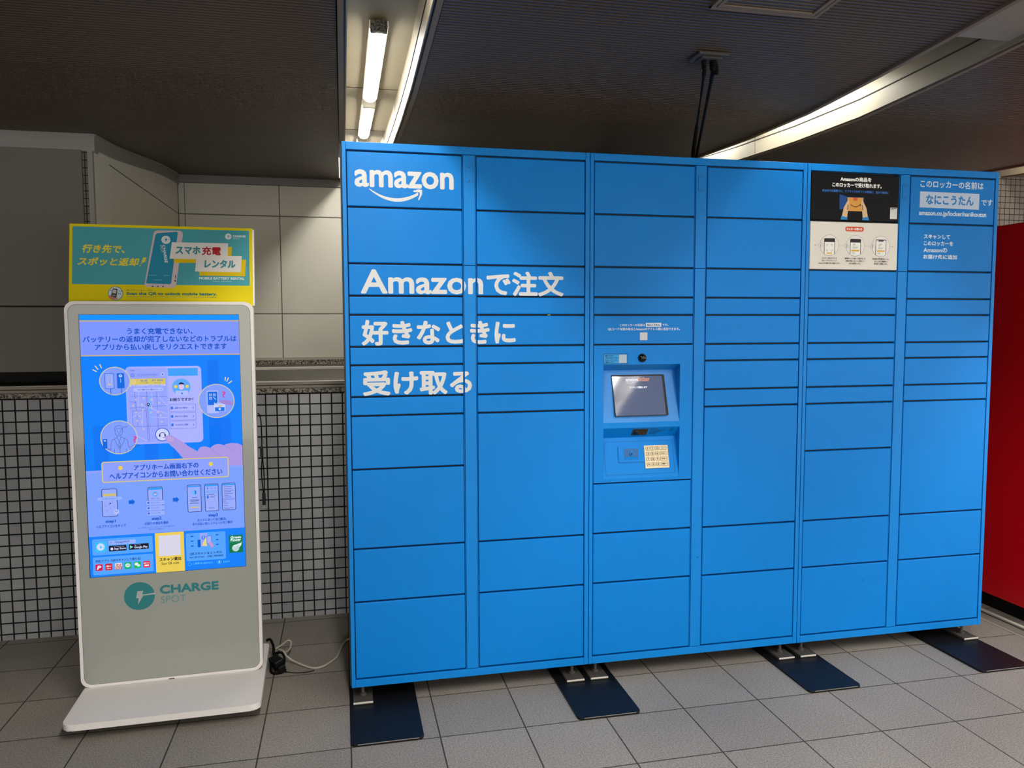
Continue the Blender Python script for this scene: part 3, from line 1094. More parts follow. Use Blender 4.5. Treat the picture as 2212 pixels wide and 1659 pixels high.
mb = MB()
mb.prism(rrect(1.1650, 0.0354, 1.2660, 0.1265, 0.001), on2, 0.0060, 0.0, KEYB, 0.0006)
kp = mb.build('keypad', cab2)
kp['label'] = 'beige steel keypad with sixteen keys'
KEYT = ink((52, 46, 40))
kx0, kz0 = 1.1712, 0.0424
legends = [['1', '2', '3', 'クリア C'], ['4', '5', '6', '訂正 <'], ['7', '8', '9', '取消 X'], ['*', '0', '#', '確認 O']]
for r_ in range(4):
    for c_ in range(4):
        x0 = kx0 + c_ * 0.0197
        wd = 0.0150 if c_ < 3 else 0.0305
        z1 = kz0 + 0.0795 - r_ * 0.0212
        z0 = z1 - 0.0150
        A = Art(lambda c: KEYT if c == 'k' else ink(c))
        A.frame(x0, z0, x0 + wd, z1, 0.003, 0.0011, 'k', 2)
        tx = legends[r_][c_]
        if c_ < 3:
            q = 0.0062 if tx == '1' else 0.0045
            A.text(tx, x0 + q, x0 + wd - q, z0 + 0.0032, z1 - 0.0030, 'k', 2, 0.0003)
        else:
            A.text(tx, x0 + 0.0045, x0 + wd - 0.0035, z0 + 0.0045, z1 - 0.0038, 'k', 2, 0.0002)
        mb = MB()
        mb.prism(rrect(x0, z0, x0 + wd, z1, 0.003), on2, 0.0080, 0.0060, KEYB, 0.0006)
        A.into(mb, lambda x, y, d: on2(x, y, d + 0.0080))
        mb.build('key', kp)


def top2(x, tt, d):
    Lr = math.hypot(R2[4], R2[3] - R2[5])
    sy, sz = R2[4] / Lr, (R2[5] - R2[3]) / Lr
    return (x - UW, sy * tt + sz * d * 1.0, R2[3] + sz * tt - sy * d)


mb = MB()
mb.prism(rrect(1.1118, 0.0085, 1.1757, 0.0445, 0.001), top2, 0.0022, 0.0, mat('scanner_frame', (70, 66, 60), 0.4, metal=0.6), 0.0006)
mb.prism(rrect(1.1180, 0.0130, 1.1690, 0.0400, 0.001), top2, 0.0028, 0.0020, GLOSSBLACK)
mb.build('barcode_scanner', cab2)
A = Art(ink)
for i in range(5):
    A.line([(1.184, 0.011 + i * 0.0072), (1.215 + 0.012 * ((i * 7) % 4), 0.011 + i * 0.0072)], 0.0026, (8, 40, 74), 0)
A.ring(1.276, 0.0190, 0.0105, 0.0012, (8, 40, 74), 0)
A.poly([(1.270, 0.017), (1.282, 0.017), (1.276, 0.024)], (8, 40, 74), 0)
A.build('scanner_label', lambda x, y, d: top2(x, y, d), cab2)

# ------------------------------------------------------------------ posters on the third cabinet
# black poster: black door face + printing
A = Art(ink)
W1, BL1 = (232, 230, 224), (48, 110, 186)
A.text('Amazonの商品を', 2.004, 2.1495, 1.9985, 2.0175, W1, 1, 0.0009)
A.text('このロッカーで受け取れます。', 1.9665, 2.1990, 1.9745, 1.9935, W1, 1, 0.0009)
A.text('外出先や仕事帰りに、サプライズのギフトの準備に、自分で確実に', 1.9210, 2.2330, 1.9530, 1.9640, BL1, 1, 0.0004)
for (p, q) in (((2.13, 1.934), (2.281, 1.934)), ((1.874, 1.879), (2.281, 1.879)), ((2.222, 1.842), (2.222, 1.934)), ((1.935, 1.842), (1.935, 1.879))):
    A.line([p, q], 0.0007, (30, 34, 48), 0)
# parcel, hands and sleeves
A.poly([(2.002, 1.946), (2.036, 1.937), (2.038, 1.890), (2.010, 1.884), (2.003, 1.884)], (28, 72, 140), 1)
A.rect(2.036, 1.909, 2.118, 1.937, (20, 46, 92), 1)
BOXC, TAPE, SKIN = (214, 154, 72), (206, 96, 40), (220, 184, 140)
A.poly([(2.0385, 1.9335), (2.1135, 1.9345), (2.1105, 1.8790), (2.0420, 1.8785)], BOXC, 2)
A.rect(2.0660, 1.9210, 2.0860, 1.9340, TAPE, 3)
sm = [(2.0545 + 0.0420 * i / 10, 1.9075 - 0.011 * math.sin(math.pi * (0.08 + 0.80 * i / 10))) for i in range(11)]
A.line(sm, 0.0026, (30, 26, 22), 4)
A.poly([(2.0955, 1.9065), (2.1035, 1.9085), (2.1015, 1.8990), (2.0985, 1.9035)], (30, 26, 22), 4)
for sg, cx in ((1, 2.0395), (-1, 2.1125)):
    P_ = [(-0.0255, -0.036), (0.0, -0.036), (0.0035, -0.012), (0.0095, 0.0), (0.0080, 0.014), (0.0030, 0.022), (-0.0045, 0.012), (-0.0165, -0.004)]
    A.poly([(cx + sg * x, 1.8975 + y * 1.25) for x, y in P_], SKIN, 4)
    A.poly([(cx + sg * x, 1.8975 + y) for x, y in ((0.001, 0.008), (0.0065, 0.006), (0.0045, -0.012), (-0.002, -0.016))], (150, 124, 96), 5)
    A.poly([(cx + sg * x, y) for x, y in ((-0.031, 1.8425), (0.002, 1.8425), (0.001, 1.8525), (-0.0265, 1.8575))], (40, 132, 196), 5)
A.rect(2.2430, 1.8510, 2.2765, 1.8985, (222, 220, 214), 2)
A.rect(2.2460, 1.8940, 2.2730, 1.8965, (40, 40, 40), 3)
A.rect(2.2460, 1.8895, 2.2600, 1.8915, (90, 90, 90), 3)
A.build('poster', FRONT(2 * UW), c3[0])

# white three-step poster
INK = (44, 42, 40)
A = Art(ink)
A.rr(2.0330, 1.7955, 2.1200, 1.8150, 0.0085, (212, 82, 46), 1)
A.text('ロッカーの使い方', 2.0400, 2.1130, 1.7998, 1.8108, (240, 232, 222), 2, 0.0006)
yc = 1.7365
for i, cx in enumerate((1.9610, 2.0825, 2.2035)):
    A.disc(cx, yc, 0.0432, INK, 1)
    A.disc(cx, yc, 0.0424, (232, 228, 218), 2)
    A.disc(cx - 0.0405, yc, 0.0093, INK, 3)
    A.disc(cx - 0.0405, yc, 0.0086, (232, 228, 218), 4)
    A.text('123'[i], cx - (0.0416 if i == 0 else 0.0430), cx - (0.0394 if i == 0 else 0.0380), yc - 0.0050, yc + 0.0050, INK, 5, 0.0004)
    # phone, cut off at the bottom by the circle
    A.poly(rrect(cx - 0.0255, yc - 0.036, cx + 0.0255, yc + 0.0285, 0.004, 4), INK if i < 2 else (72, 66, 78), 3)
    A.rect(cx - 0.0230, yc - 0.036, cx + 0.0230, yc + (0.0135 if i < 2 else 0.0245), (240, 238, 230), 4)
    if i == 0:
        for (sx, sy) in ((-1, -1), (-1, 1), (1, -1), (1, 1)):
            A.line([(cx + sx * 0.0125, yc - 0.010 + sy * 0.0070), (cx + sx * 0.0125, yc - 0.010 + sy * 0.0130), (cx + sx * 0.0070, yc - 0.010 + sy * 0.0130)], 0.0012, INK, 5)
        A.rr(cx - 0.0120, yc - 0.0345, cx + 0.0120, yc - 0.0295, 0.001, (226, 170, 50), 5)
    else:
        A.rect(cx - 0.0190, yc - 0.0225, cx + 0.0190, yc - 0.0165, (226, 170, 50), 5)
        if i == 2:
            A.rect(cx - 0.0120, yc + 0.0200, cx + 0.0120, yc + 0.0248, (72, 66, 78), 5)
            A.rect(cx - 0.006, yc + 0.0085, cx + 0.007, yc + 0.0100, INK, 5)
        for (dx, dy, ln) in ((-0.012, 0.008, 0.010), (-0.012, 0.004, 0.014), (-0.012, 0.0, 0.008), (-0.014, -0.006, 0.027), (-0.014, -0.010, 0.022), (-0.016, -0.0275, 0.012), (-0.016, -0.0315, 0.015)):
            A.rect(cx + dx, yc + dy, cx + dx + ln, yc + dy + 0.0012, (96, 92, 88), 5)
for (x0, x1) in ((1.8960, 1.9105), (2.0065, 2.0305), (2.1275, 2.1515), (2.2480, 2.2580)):
    x = x0
    while x < x1:
        A.rect(x, yc - 0.0004, min(x + 0.004, x1), yc + 0.0004, INK, 1)
        x += 0.0072
A.ring(1.8945, yc, 0.0022, 0.0008, INK, 1, 16)
A.disc(2.2610, yc, 0.0018, INK, 1)
cap = [(1.9110, 2.0135, ['ロッカーに貼られている', 'QRコードをスキャンして', 'Amazonのお届け先に追加します。'], (0.068, 0.070, 0.102)),
       (2.0340, 2.1310, ['通常通りレジに進み「お届け先」を', '希望の受取スポットに変更して', '注文を確定します。'], (0.097, 0.088, 0.057)),
       (2.1655, 2.2460, ['配送後の受取案内Eメール、', 'もしくは注文履歴から', '受け取りを開始します。'], (0.080, 0.062, 0.065))]
for (x0, x1, ls, ws) in cap:
    for j, (l_, wd) in enumerate(zip(ls, ws)):
        m_ = (x0 + x1) / 2
        A.text(l_, m_ - wd / 2, m_ + wd / 2, 1.6805 - j * 0.0103, 1.6880 - j * 0.0103, (84, 78, 72), 1, 0.0002)
A.build('poster', FRONT(2 * UW), c3[1])

# name door
PALE = (212, 228, 242)
A = Art(ink)
A.text('このロッカーの名前は', 2.3850, 2.7000, 1.9870, 2.0185, PALE, 1, 0.0008)
A.poly([(2.3850, 1.9035), (2.6810, 1.9020), (2.6810, 1.9690), (2.3850, 1.9700)], (198, 214, 236), 1)
A.text('なにこうたん', 2.4150, 2.6530, 1.9170, 1.9580, (40, 132, 200), 2, 0.0016)
A.text('です', 2.6920, 2.7490, 1.9200, 1.9460, PALE, 1, 0.0007)
A.text('amazon.co.jp/locker/nanikoutan', 2.3830, 2.7200, 1.8655, 1.8915, PALE, 1, 0.0010)
A.build('lettering', FRONT(2 * UW), e3[0])
# scan door (the code is left out)
A = Art(ink)
for j, (tx, wd) in enumerate((('スキャンして', 0.130), ('このロッカーを', 0.147), ('Amazonの', 0.118), ('お届け先に追加', 0.169))):
    A.text(tx, 2.4110, 2.4110 + wd, 1.7725 - j * 0.0282, 1.7920 - j * 0.0282, PALE, 1, 0.0009)
A.build('lettering', FRONT(2 * UW), e3[1])

# ------------------------------------------------------------------ steel anchor plates under the lockers
plates = [(-0.006, 0.240, (0.042,), 'dark steel anchor plate under the lettered locker corner nearest the kiosk'),
          (0.790, 1.028, (0.864, 0.962), 'dark steel anchor plate below the seam of the lettered and touchscreen lockers'),
          (1.715, 1.942, (1.787, 1.888), 'dark steel anchor plate below the seam of the touchscreen and poster lockers'),
          (2.495, 2.735, (2.698,), 'dark steel anchor plate at the locker end next to the red machine')]
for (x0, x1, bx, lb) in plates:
    xm = (x0 + x1) / 2
    t = thing('anchor_plate', lb, 'floor plate', (xm, 0, 0), 0, 'anchor plates under the lockers')
    hw = (x1 - x0) / 2
    mb = MB()
    out = []
    for (cx, cy, a0) in ((hw - 0.016, -0.308 + 0.016, 270), (hw - 0.004, 0.40, 0), (-hw + 0.004, 0.40, 90), (-hw + 0.016, -0.308 + 0.016, 180)):
        rr_ = 0.016 if cy < 0 else 0.004
        for i in range(7):
            a = math.radians(a0 + 15 * i)
            out.append((cx + rr_ * math.cos(a), cy + rr_ * math.sin(a)))
    mb.prism(out, lambda x, y, d: (x, y, d), 0.009, 0.0005, MAT_STEEL, 0.003, 2)
    mb.build('plate', t)
    mb = MB()                                  # bright strip added as the highlight along the front edge
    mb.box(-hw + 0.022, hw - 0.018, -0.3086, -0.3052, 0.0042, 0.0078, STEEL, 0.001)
    mb.build('edge_highlight', t)
    for bxx in bx:
        q = bxx - xm
        mb = MB()
        mb.box(q - 0.036, q + 0.036, -0.036, 0.10, 0.0092, 0.0200, DUSTY, 0.0015)
        mb.box(q - 0.036, q + 0.036, -0.0372, -0.0350, 0.0135, 0.0198, ALU_L, 0.0006)  # pale strip paints the highlight on the bracket's front edge
        mb.build('bracket', t)
        mb = MB()
        mb.cyl((q, 0.020, 0.020), (q, 0.020, 0.030), 0.013, 0.013, DUSTY, 6)
        mb.cyl((q, 0.020, 0.030), (q, 0.020, 0.0595), 0.0065, 0.0065, DUSTY, 14)
        mb.build('levelling_bolt', t)

# ------------------------------------------------------------------ battery rental kiosk
KX, KY, KR = -0.6631, 0.2316, 0.0323
kiosk = thing('charging_kiosk', 'tall white battery rental kiosk with glowing blue screen and yellow sign on top', 'kiosk', (KX, KY, 0), KR)
PW, PH, ZK = 0.6497, 1.4436, 0.060
mb = MB()
out = []
for (cx, cy, a0) in ((0.334 - 0.036, -0.292 + 0.036, 270), (0.334 - 0.02, 0.262 - 0.02, 0), (-0.314 + 0.02, 0.262 - 0.02, 90), (-0.314 + 0.036, -0.285 + 0.036, 180)):
    rr_ = 0.036 if cy < 0 else 0.02
    for i in range(10):
        a = math.radians(a0 + 10 * i)
        out.append((cx + rr_ * math.cos(a), cy + rr_ * math.sin(a)))
mb.prism(out, lambda x, y, d: (x, y, d), 0.0595, 0.037, SHELL, 0.003, 3, True)
base = mb.build('base', kiosk)
for (fx, fy) in ((-0.25, -0.17), (0.27, -0.17), (-0.25, 0.2), (0.27, 0.2)):
    mb = MB()
    mb.cyl((fx, fy, 0.0), (fx, fy, 0.0368), 0.03, 0.026, RUBBER, 20)
    mb.build('foot', kiosk)
mb = MB()
FR = lambda x, y, d: (x, d, ZK + y)
mb.prism(rrect(-PW / 2, 0.0, PW / 2, PH, 0.034, 10), FR, 0.0, 0.048, SHELL, 0.005, 3, True)
body = mb.build('body', kiosk)
mb = MB()
mb.prism(rrect(-PW / 2 + 0.013, 0.012, PW / 2 - 0.013, PH - 0.013, 0.028, 10), FR, -0.0012, 0.0005, GLASS, 0.0008, 2)
mb.prism(rrect(-PW / 2 + 0.0115, 0.0105, PW / 2 - 0.0115, PH - 0.0115, 0.029, 10), FR, -0.0004, 0.0005, LIP)
gp = mb.build('glass_front', kiosk)
# service seam and a corner screw on the shell
mb = MB()
mb.box(-0.02, 0.0, -0.0005, 0.0, ZK - 0.0004, ZK + 0.003, GAP)
mb.box(-0.26, 0.26, 0.01, 0.04, 0.0594, ZK + 0.002, GAP)
mb.build('foot_joint', kiosk)

# printed emblem under the glass
TEAL = (48, 128, 132)
A = Art(ink)


def bolt_disc(A_, cx, cy, r, col, bg, lv, slot=True):
    A_.disc(cx, cy, r, col, lv, n=48)
    s_ = r
    if slot:
        A_.poly([(cx + s_ * 0.18, cy + s_ * 0.01), (cx + s_ * 1.03, cy + s_ * 0.05), (cx + s_ * 1.03, cy + s_ * 0.17), (cx + s_ * 0.18, cy + s_ * 0.07)], bg, lv + 1)
    A_.poly([(cx - s_ * 0.13, cy + s_ * 0.36), (cx + s_ * 0.26, cy + s_ * 0.36), (cx + s_ * 0.17, cy + s_ * 0.10), (cx + s_ * 0.30, cy + s_ * 0.10),
             (cx - s_ * 0.12, cy - s_ * 0.60), (cx - s_ * 0.06, cy - s_ * 0.14), (cx - s_ * 0.22, cy - s_ * 0.14)], bg, lv + 1)


bolt_disc(A, -0.1120, 0.3360, 0.0535, TEAL, (176, 180, 174), 0)
A.text('CHARGE', -0.0410, 0.1700, 0.3365, 0.3710, TEAL, 0, 0.0022)
A.text('SPOT', -0.0380, 0.0510, 0.3010, 0.3285, (96, 148, 150), 0, 0.0)
A.build('emblem', lambda x, y, d: (x, -0.0013 - d, ZK + y), kiosk)

# ---- the lit screen, coordinates in millimetres from its top left corner
SW, SH = 0.5474, 0.9732
SX0, SZ1 = -0.0022 - SW / 2, 0.421 + SH


def soft(pts, sub=4):
    """closed outline rounded off through its points"""
    n_ = len(pts)
    out_ = []
    for i_ in range(n_):
        p0_, p1_, p2_, p3_ = [Vector(pts[(i_ + k_) % n_]) for k_ in (-1, 0, 1, 2)]
        for k_ in range(sub):
            t_ = k_ / sub
            q_ = 0.5 * ((2 * p1_) + (p2_ - p0_) * t_ + (2 * p0_ - 5 * p1_ + 4 * p2_ - p3_) * t_ ** 2 + (3 * p1_ - p0_ - 3 * p2_ + p3_) * t_ ** 3)
            out_.append((q_.x, q_.y))
    return out_


class MM(Art):
    """same shapes with x right / y down in millimetres"""

    def put(s, pts, faces, col, lv):
        Art.put(s, [((p[0] / 1000.0), (-p[1] / 1000.0)) + ((p[2],) if len(p) > 2 else ()) for p in pts], faces, col, lv)

    def text(s, txt, x0, x1, y0, y1, col, lv=0, bold=0.0, rot=0, shear=0.0):
        # y0 = top, y1 = bottom, flipped so that glyphs stand upright
        vs_, fs = glyphs(txt)
        xs = [p[0] for p in vs_]
        ys_ = [p[1] for p in vs_]
        ax, bx, ay, by = min(xs), max(xs), min(ys_), max(ys_)
        X0, X1, Y0, Y1 = x0 + bold, x1 - bold, y0 + bold, y1 - bold
        out_ = []
        for p in vs_:
            u, v = (p[0] - ax) / (bx - ax), (p[1] - ay) / (by - ay)
            out_.append((X0 + u * (X1 - X0) + shear * (v - 0.5) * (Y1 - Y0), Y1 - v * (Y1 - Y0)))
        offs = [(0, 0)] + ([(bold * math.cos(k * math.pi / 3), bold * math.sin(k * math.pi / 3)) for k in range(6)] if bold else [])
        for k, (dx, dy) in enumerate(offs):
            s.put([(p[0] + dx, p[1] + dy, k * 1e-6) for p in out_], fs, col, lv)


S = MM(glow, step=0.00010, base=0.0)
cB, cBar, cLav, cLav2 = (0, 128, 255), (0, 146, 255), (124, 150, 255), (122, 160, 255)
cTxt, cYel, cGold = (0, 78, 196), (238, 206, 84), (196, 172, 132)
cPh, cPh2, cW = (160, 172, 255), (172, 178, 255), (214, 220, 255)
cLine, cNavy = (64, 96, 200), (14, 30, 92)
S.rect(0, 0, 547.4, 973.2, cB, 0)
S.rect(0, 0, 547.4, 21, cBar, 1)
S.rect(0, 20, 547.4, 25, cGold, 2)
S.rect(0, 25, 547.4, 147, cLav, 1)
S.rect(0, 147, 547.4, 151, cGold, 2)
S.text('うまく充電できない、', 157, 383, 48, 72, cTxt, 3, 0.65)
S.text('バッテリーの返却が完了しないなどのトラブルは', 9, 538, 77, 101, cTxt, 3, 0.65)
S.text('アプリから払い戻しをリクエストできます', 47, 502, 106, 130, cTxt, 3, 0.65)
# faint skyline
for (x0, x1, y0) in ((30, 80, 408), (200, 248, 470), (452, 508, 392), (430, 460, 420), (300, 322, 250), (430, 470, 170)):
    S.rect(x0, y0, x1, 575, (0, 116, 246), 1)
# lower lavender field
S.rect(0, 573, 547.4, 821, cLav2, 1)
S.rect(0, 573, 547.4, 583, (140, 160, 255), 2)
# phones
S.poly(rrect(255, 191, 408, 481, 16, 6), cPh2, 3)
S.rect(291, 199, 396, 228, (60, 160, 250), 4)
S.text('ヘルプ', 335, 353, 219, 225, (60, 110, 214), 5)
S.disc(337, 270, 32, (92, 168, 250), 4)
S.disc(317, 268, 6, cYel, 5)
S.disc(357, 268, 6, cYel, 5)
S.disc(337, 268, 9.5, (222, 196, 236), 6, 12)
S.poly([(327, 264), (330, 254), (338, 252), (346, 256), (347, 265), (344, 260), (331, 260)], cNavy, 7)
S.rect(316, 284, 359, 302, (176, 190, 255), 6)
S.disc(338, 294, 3.4, (60, 130, 240), 7)
S.text('お困りですか？', 294, 378, 311, 323, cNavy, 4, 0.5)
for i, tx in enumerate(('充電できない場合は', '返却できない場合は', 'そのほかのご質問')):
    y = 334 + i * 32
    S.frame(293, y, 385, y + 29, 3, 1.0, cLine, 4)
    S.rect(297, y + 9, 305, y + 19, (52, 110, 226), 4)
    S.text(tx, 311, 356, y + 11, y + 18, cLine, 4, 0.2)
    S.text('>', 374, 378, y + 11, y + 19, cLine, 4, 0.2)
S.poly(rrect(146, 191, 292, 481, 16, 6), cPh, 5)
S.poly(rrect(152, 198, 286, 474, 12, 6), (150, 164, 255), 6)
for (p, q) in (((160, 300), (285, 305)), ((155, 345), (285, 338)), ((175, 285), (182, 415)), ((250, 270), (252, 440)), ((152, 414), (285, 414)), ((165, 355), (165, 414)),
               ((215, 260), (220, 470)), ((165, 355), (212, 356)), ((212, 330), (215, 470)), ((155, 320), (178, 325))):
    S.line([p, q], 1.1, (70, 92, 190), 7)
for (p, q) in (((182, 330), (285, 370)), ((190, 270), (185, 340)), ((232, 290), (236, 330)), ((160, 440), (212, 470)), ((230, 380), (285, 384)), ((165, 380), (200, 356)), ((255, 300), (285, 340)), ((196, 414), (200, 356))):
    S.line([p, q], 2.4, (176, 186, 255), 7)
S.rect(222, 300, 230, 372, (120, 176, 255), 7)
S.rect(226, 370, 230, 410, (120, 176, 255), 7)
for (x, y) in ((178, 313), (205, 308), (231, 314), (258, 327), (199, 331), (201, 352), (178, 360), (230, 343), (190, 375), (228, 362), (252, 362), (262, 374), (180, 392), (196, 398), (265, 398), (200, 424), (168, 335)):
    S.disc(x, y, 3.2, (214, 198, 190), 8)
    S.poly([(x - 1.6, y + 2.6), (x + 1.6, y + 2.6), (x, y + 6)], (214, 198, 190), 8)
    S.disc(x, y, 1.4, (150, 150, 230), 9)
S.disc(220, 332, 5.2, cNavy, 9)
S.disc(220, 332, 2.2, (230, 220, 240), 10)
S.poly([(217.5, 336.5), (222.5, 336.5), (220, 341)], cNavy, 9)
S.text('10:00', 163, 178, 203, 208, (40, 60, 150), 8)
S.rr(180, 215, 259, 229, 6, (140, 158, 250), 8)
S.text('近くのChargeSPOTを探す', 188, 252, 219, 225, (84, 104, 200), 9)
S.ring(170, 222, 6, 1.6, (40, 110, 226), 8)
S.disc(170, 222, 2, (40, 110, 226), 8)
S.disc(273, 221, 6.5, (190, 198, 255), 8)
S.poly(soft([(269.5, 223), (270.5, 219), (273, 216.5), (275.5, 219), (276.5, 223)], 3), (70, 110, 220), 9)
S.disc(273, 224.8, 1.0, (70, 110, 220), 9, n=10)
S.rr(158, 236, 282, 264, 3, (196, 204, 255), 8)
S.rect(158, 236, 282, 258, (214, 196, 100), 9)
S.ring(172, 247, 7, 1.2, (240, 230, 190), 10)
S.line([(172, 242), (172, 247), (175, 250)], 1.2, (240, 230, 190), 10)
S.text('01:30', 197, 220, 240, 247.5, (84, 118, 150), 10, 0.25)
S.text('JPY ¥330', 235, 274, 239.5, 247.5, (84, 118, 150), 10, 0.25)
S.text('レンタル時間', 195, 223, 250, 254.5, (96, 104, 120), 10)
S.text('現在の料金', 243, 266, 250, 254.5, (96, 104, 120), 10)
S.text('現在黄色のピンが立った場所で返却可能です', 164, 276, 259, 263.5, (60, 60, 110), 10)
S.rr(170, 270, 273, 284, 7, (176, 188, 255), 8)
S.text('うまく充電できない場合はこちら', 185, 258, 274, 280, (60, 96, 210), 9, 0.15)
S.text('>', 264, 268, 273.5, 280.5, (60, 96, 210), 9)
# three call-out circles
cRing = (206, 198, 164)
for (x, y, r) in ((110, 243, 51), (459, 326, 63.5), (116, 452, 61.5)):
    S.disc(x, y, r + 1.5, cRing, 11, n=56)
    S.disc(x, y, r - 1.5, (128, 158, 255), 12, n=56)
# phone and power bank
S.rr(76, 214, 108, 271, 3, (40, 90, 200), 13)
S.rr(78, 216, 106, 269, 2, (146, 170, 255), 14)
S.frame(86, 230, 99, 258, 2, 1.0, (206, 186, 150), 15)
S.rect(88, 253, 97, 256, cYel, 15)
S.rr(117, 214, 142, 270, 2, (0, 104, 224), 13)
S.disc(129.5, 224, 5.4, (206, 220, 255), 14)
S.poly([(128, 221), (132, 221), (129, 228)], (0, 104, 224), 15)
S.rect(128.5, 234, 131, 249, (140, 190, 255), 14)
S.line([(95, 271), (95, 291)], 2.2, (24, 80, 190), 13)
S.line([(131, 270), (131, 289)], 2.2, (24, 80, 190), 13)
# station with code window and hand
S.rr(425, 286, 466, 372, 2, (176, 188, 255), 13)
S.rect(428, 290, 463, 341, (0, 108, 226), 14)
for (x, y) in ((434, 298), (448, 298), (434, 311)):
    S.frame(x, y, x + 9, y + 9, 1, 1.4, (200, 214, 255), 15)
    S.rect(x + 3.4, y + 3.4, x + 5.6, y + 5.6, (200, 214, 255), 15)
S.line([(449, 311), (457, 320)], 2, (200, 214, 255), 15)
S.rr(450, 338, 490, 366, 2, (196, 206, 255), 15)
S.rect(453, 350, 487, 365, (0, 112, 230), 16)
S.disc(470, 357, 4, (216, 224, 255), 17)
S.rect(466, 343, 478, 348, (200, 180, 96), 16)
S.line([(452, 338), (452, 333), (457, 338), (462, 333), (467, 338), (472, 333), (480, 338)], 2.2, (196, 206, 255), 16)
S.poly([(470, 326), (484, 322), (500, 324), (519, 331), (516, 345), (498, 341), (480, 338), (470, 331)], (160, 132, 214), 15)
S.text('?', 480, 493, 289, 314, (206, 74, 168), 15, 1.1)
for (x, y, dx, dy) in ((38, 200, 12, 7), (46, 186, 9, 13), (62, 181, 5, 13), (494, 236, -2, 12), (505, 238, -7, 14), (516, 251, -12, 9)):
    S.line([(x, y), (x + dx, y + dy)], 3.4, (232, 212, 140), 11)
# shrugging man in outline
M_ = (38, 48, 104)
S.text('?', 164, 177, 449, 474, (206, 74, 168), 15, 1.1)
head = [(104, 424), (103, 432), (106, 442), (113, 448), (121, 446), (127, 440), (129, 430), (128, 421)]
S.line(head, 1.0, M_, 15)
S.line([(103, 426), (103, 416), (108, 410), (118, 408), (127, 411), (130, 418), (128, 424), (124, 418), (112, 419), (106, 422)], 1.0, M_, 15)
for p in ([(109, 428), (113, 427)], [(120, 427), (124, 428)], [(111, 431), (112, 433)], [(122, 431), (122, 433)], [(117, 431), (116, 437), (118, 438)], [(112, 442), (117, 440), (121, 442)],
          [(110, 447), (110, 453), (100, 457), (92, 461), (88, 482), (87, 497), (78, 492)], [(123, 446), (123, 452), (136, 456), (144, 462), (147, 484), (150, 492), (164, 484), (176, 480)],
          [(110, 453), (117, 468), (123, 452)], [(100, 457), (106, 472), (116, 497)], [(136, 456), (130, 472), (118, 497)], [(117, 468), (114, 480), (118, 492), (121, 480), (117, 468)],
          [(118, 497), (118, 511)], [(99, 494), (99, 510)], [(140, 494), (140, 510)], [(64, 488), (78, 496), (90, 500)], [(176, 480), (186, 484), (172, 490), (150, 500)], [(132, 416), (137, 412), (141, 415), (147, 410)]):
    S.line(p, 1.0, M_, 15)
S.rr(61, 456, 76, 492, 2, (0, 100, 220), 15)
S.disc(68.5, 463, 3, (206, 220, 255), 16)
# headset button and finger
S.disc(265, 447, 25, (18, 84, 208), 13)
S.disc(265, 447, 22.4, (206, 214, 255), 14)
S.ring(265, 449, 9.5, 2.2, cNavy, 15, 24, 180, 360)
S.rect(253, 446, 258, 455, cNavy, 15)
S.rect(272, 446, 277, 455, cNavy, 15)
S.line([(275, 455), (272, 459), (266, 459)], 1.8, cNavy, 15)
SKN, SKN2 = (172, 152, 226), (150, 128, 210)
S.poly([(547.4, 575), (547.4, 500), (530, 491), (505, 489), (487, 493), (480, 499)] + [p_ for p_ in soft([(480, 499), (471, 493), (458, 491), (444, 495), (434, 506)], 4)[:17]] + [p_ for p_ in soft([(432, 509), (422, 501), (408, 498), (395, 502), (388, 512), (388, 524)], 4)[:21]] + [(398, 541), (424, 560), (497, 575)], SKN, 11)
S.line([(482, 496), (500, 508), (516, 519)], 1.2, SKN2, 12)
S.line([(433, 507), (450, 520), (470, 540)], 1.2, SKN2, 12)
S.poly(soft([(276, 462), (281, 452), (292, 450), (304, 456), (350, 492)], 5)[:21] + [(424, 541), (335, 541)] + soft([(304, 500), (281, 476), (276, 462)], 4)[:9], SKN, 16)
S.poly(soft([(279, 462), (284, 454), (294, 455), (302, 464), (300, 474), (290, 474), (282, 470)]), (186, 162, 222), 17)
# message box
S.rr(53, 541, 496, 620, 9, (214, 194, 128), 18)
S.rr(57, 545, 492, 616, 6, (140, 160, 255), 19)
S.text('アプリホーム画面右下の', 162, 388, 557, 579, cTxt, 20, 0.7)
S.text('ヘルプアイコンからお問い合わせください', 78, 472, 584, 609, cTxt, 20, 0.7)
for x in (117, 432):
    S.poly([(x - 6, 559), (x + 6, 559), (x + 6, 567), (x + 10, 567), (x, 576), (x - 10, 567), (x - 6, 567)], (232, 208, 80), 20)
# steps


def small_phone(x0, y0, x1, y1):
    S.rr(x0, y0, x1, y1, 6, cNavy, 3)
    S.rr(x0 + 2, y0 + 2, x1 - 2, y1 - 2, 4, (152, 172, 255), 4)


small_phone(49, 643, 102, 748)
S.rect(54, 661, 98, 671, (206, 190, 110), 5)
S.rr(34, 674, 118, 686, 6, (150, 180, 255), 6)
S.text('うまく充電できない場合はこちら', 48, 104, 677, 683, cLine, 7)
for i in range(14):
    S.disc(56 + (i * 17) % 40, 692 + (i * 11) % 40, 1.4, (110, 140, 230), 5)
S.disc(77, 698, 2.6, cNavy, 5)
S.disc(97, 731, 9.5, (176, 190, 255), 6)
S.ring(97, 731, 4, 1.2, cNavy, 7, 16, 180, 360)
small_phone(206, 644, 258, 748)
S.rect(209, 647, 255, 655, (44, 156, 250), 5)
S.disc(232, 672, 11, (110, 172, 252), 5)
S.disc(232, 671, 3.6, (226, 204, 236), 6)
S.poly([(228, 669), (232, 665.5), (236, 669)], cNavy, 7)
S.text('お困りですか？', 218, 247, 686, 690.5, cNavy, 5)
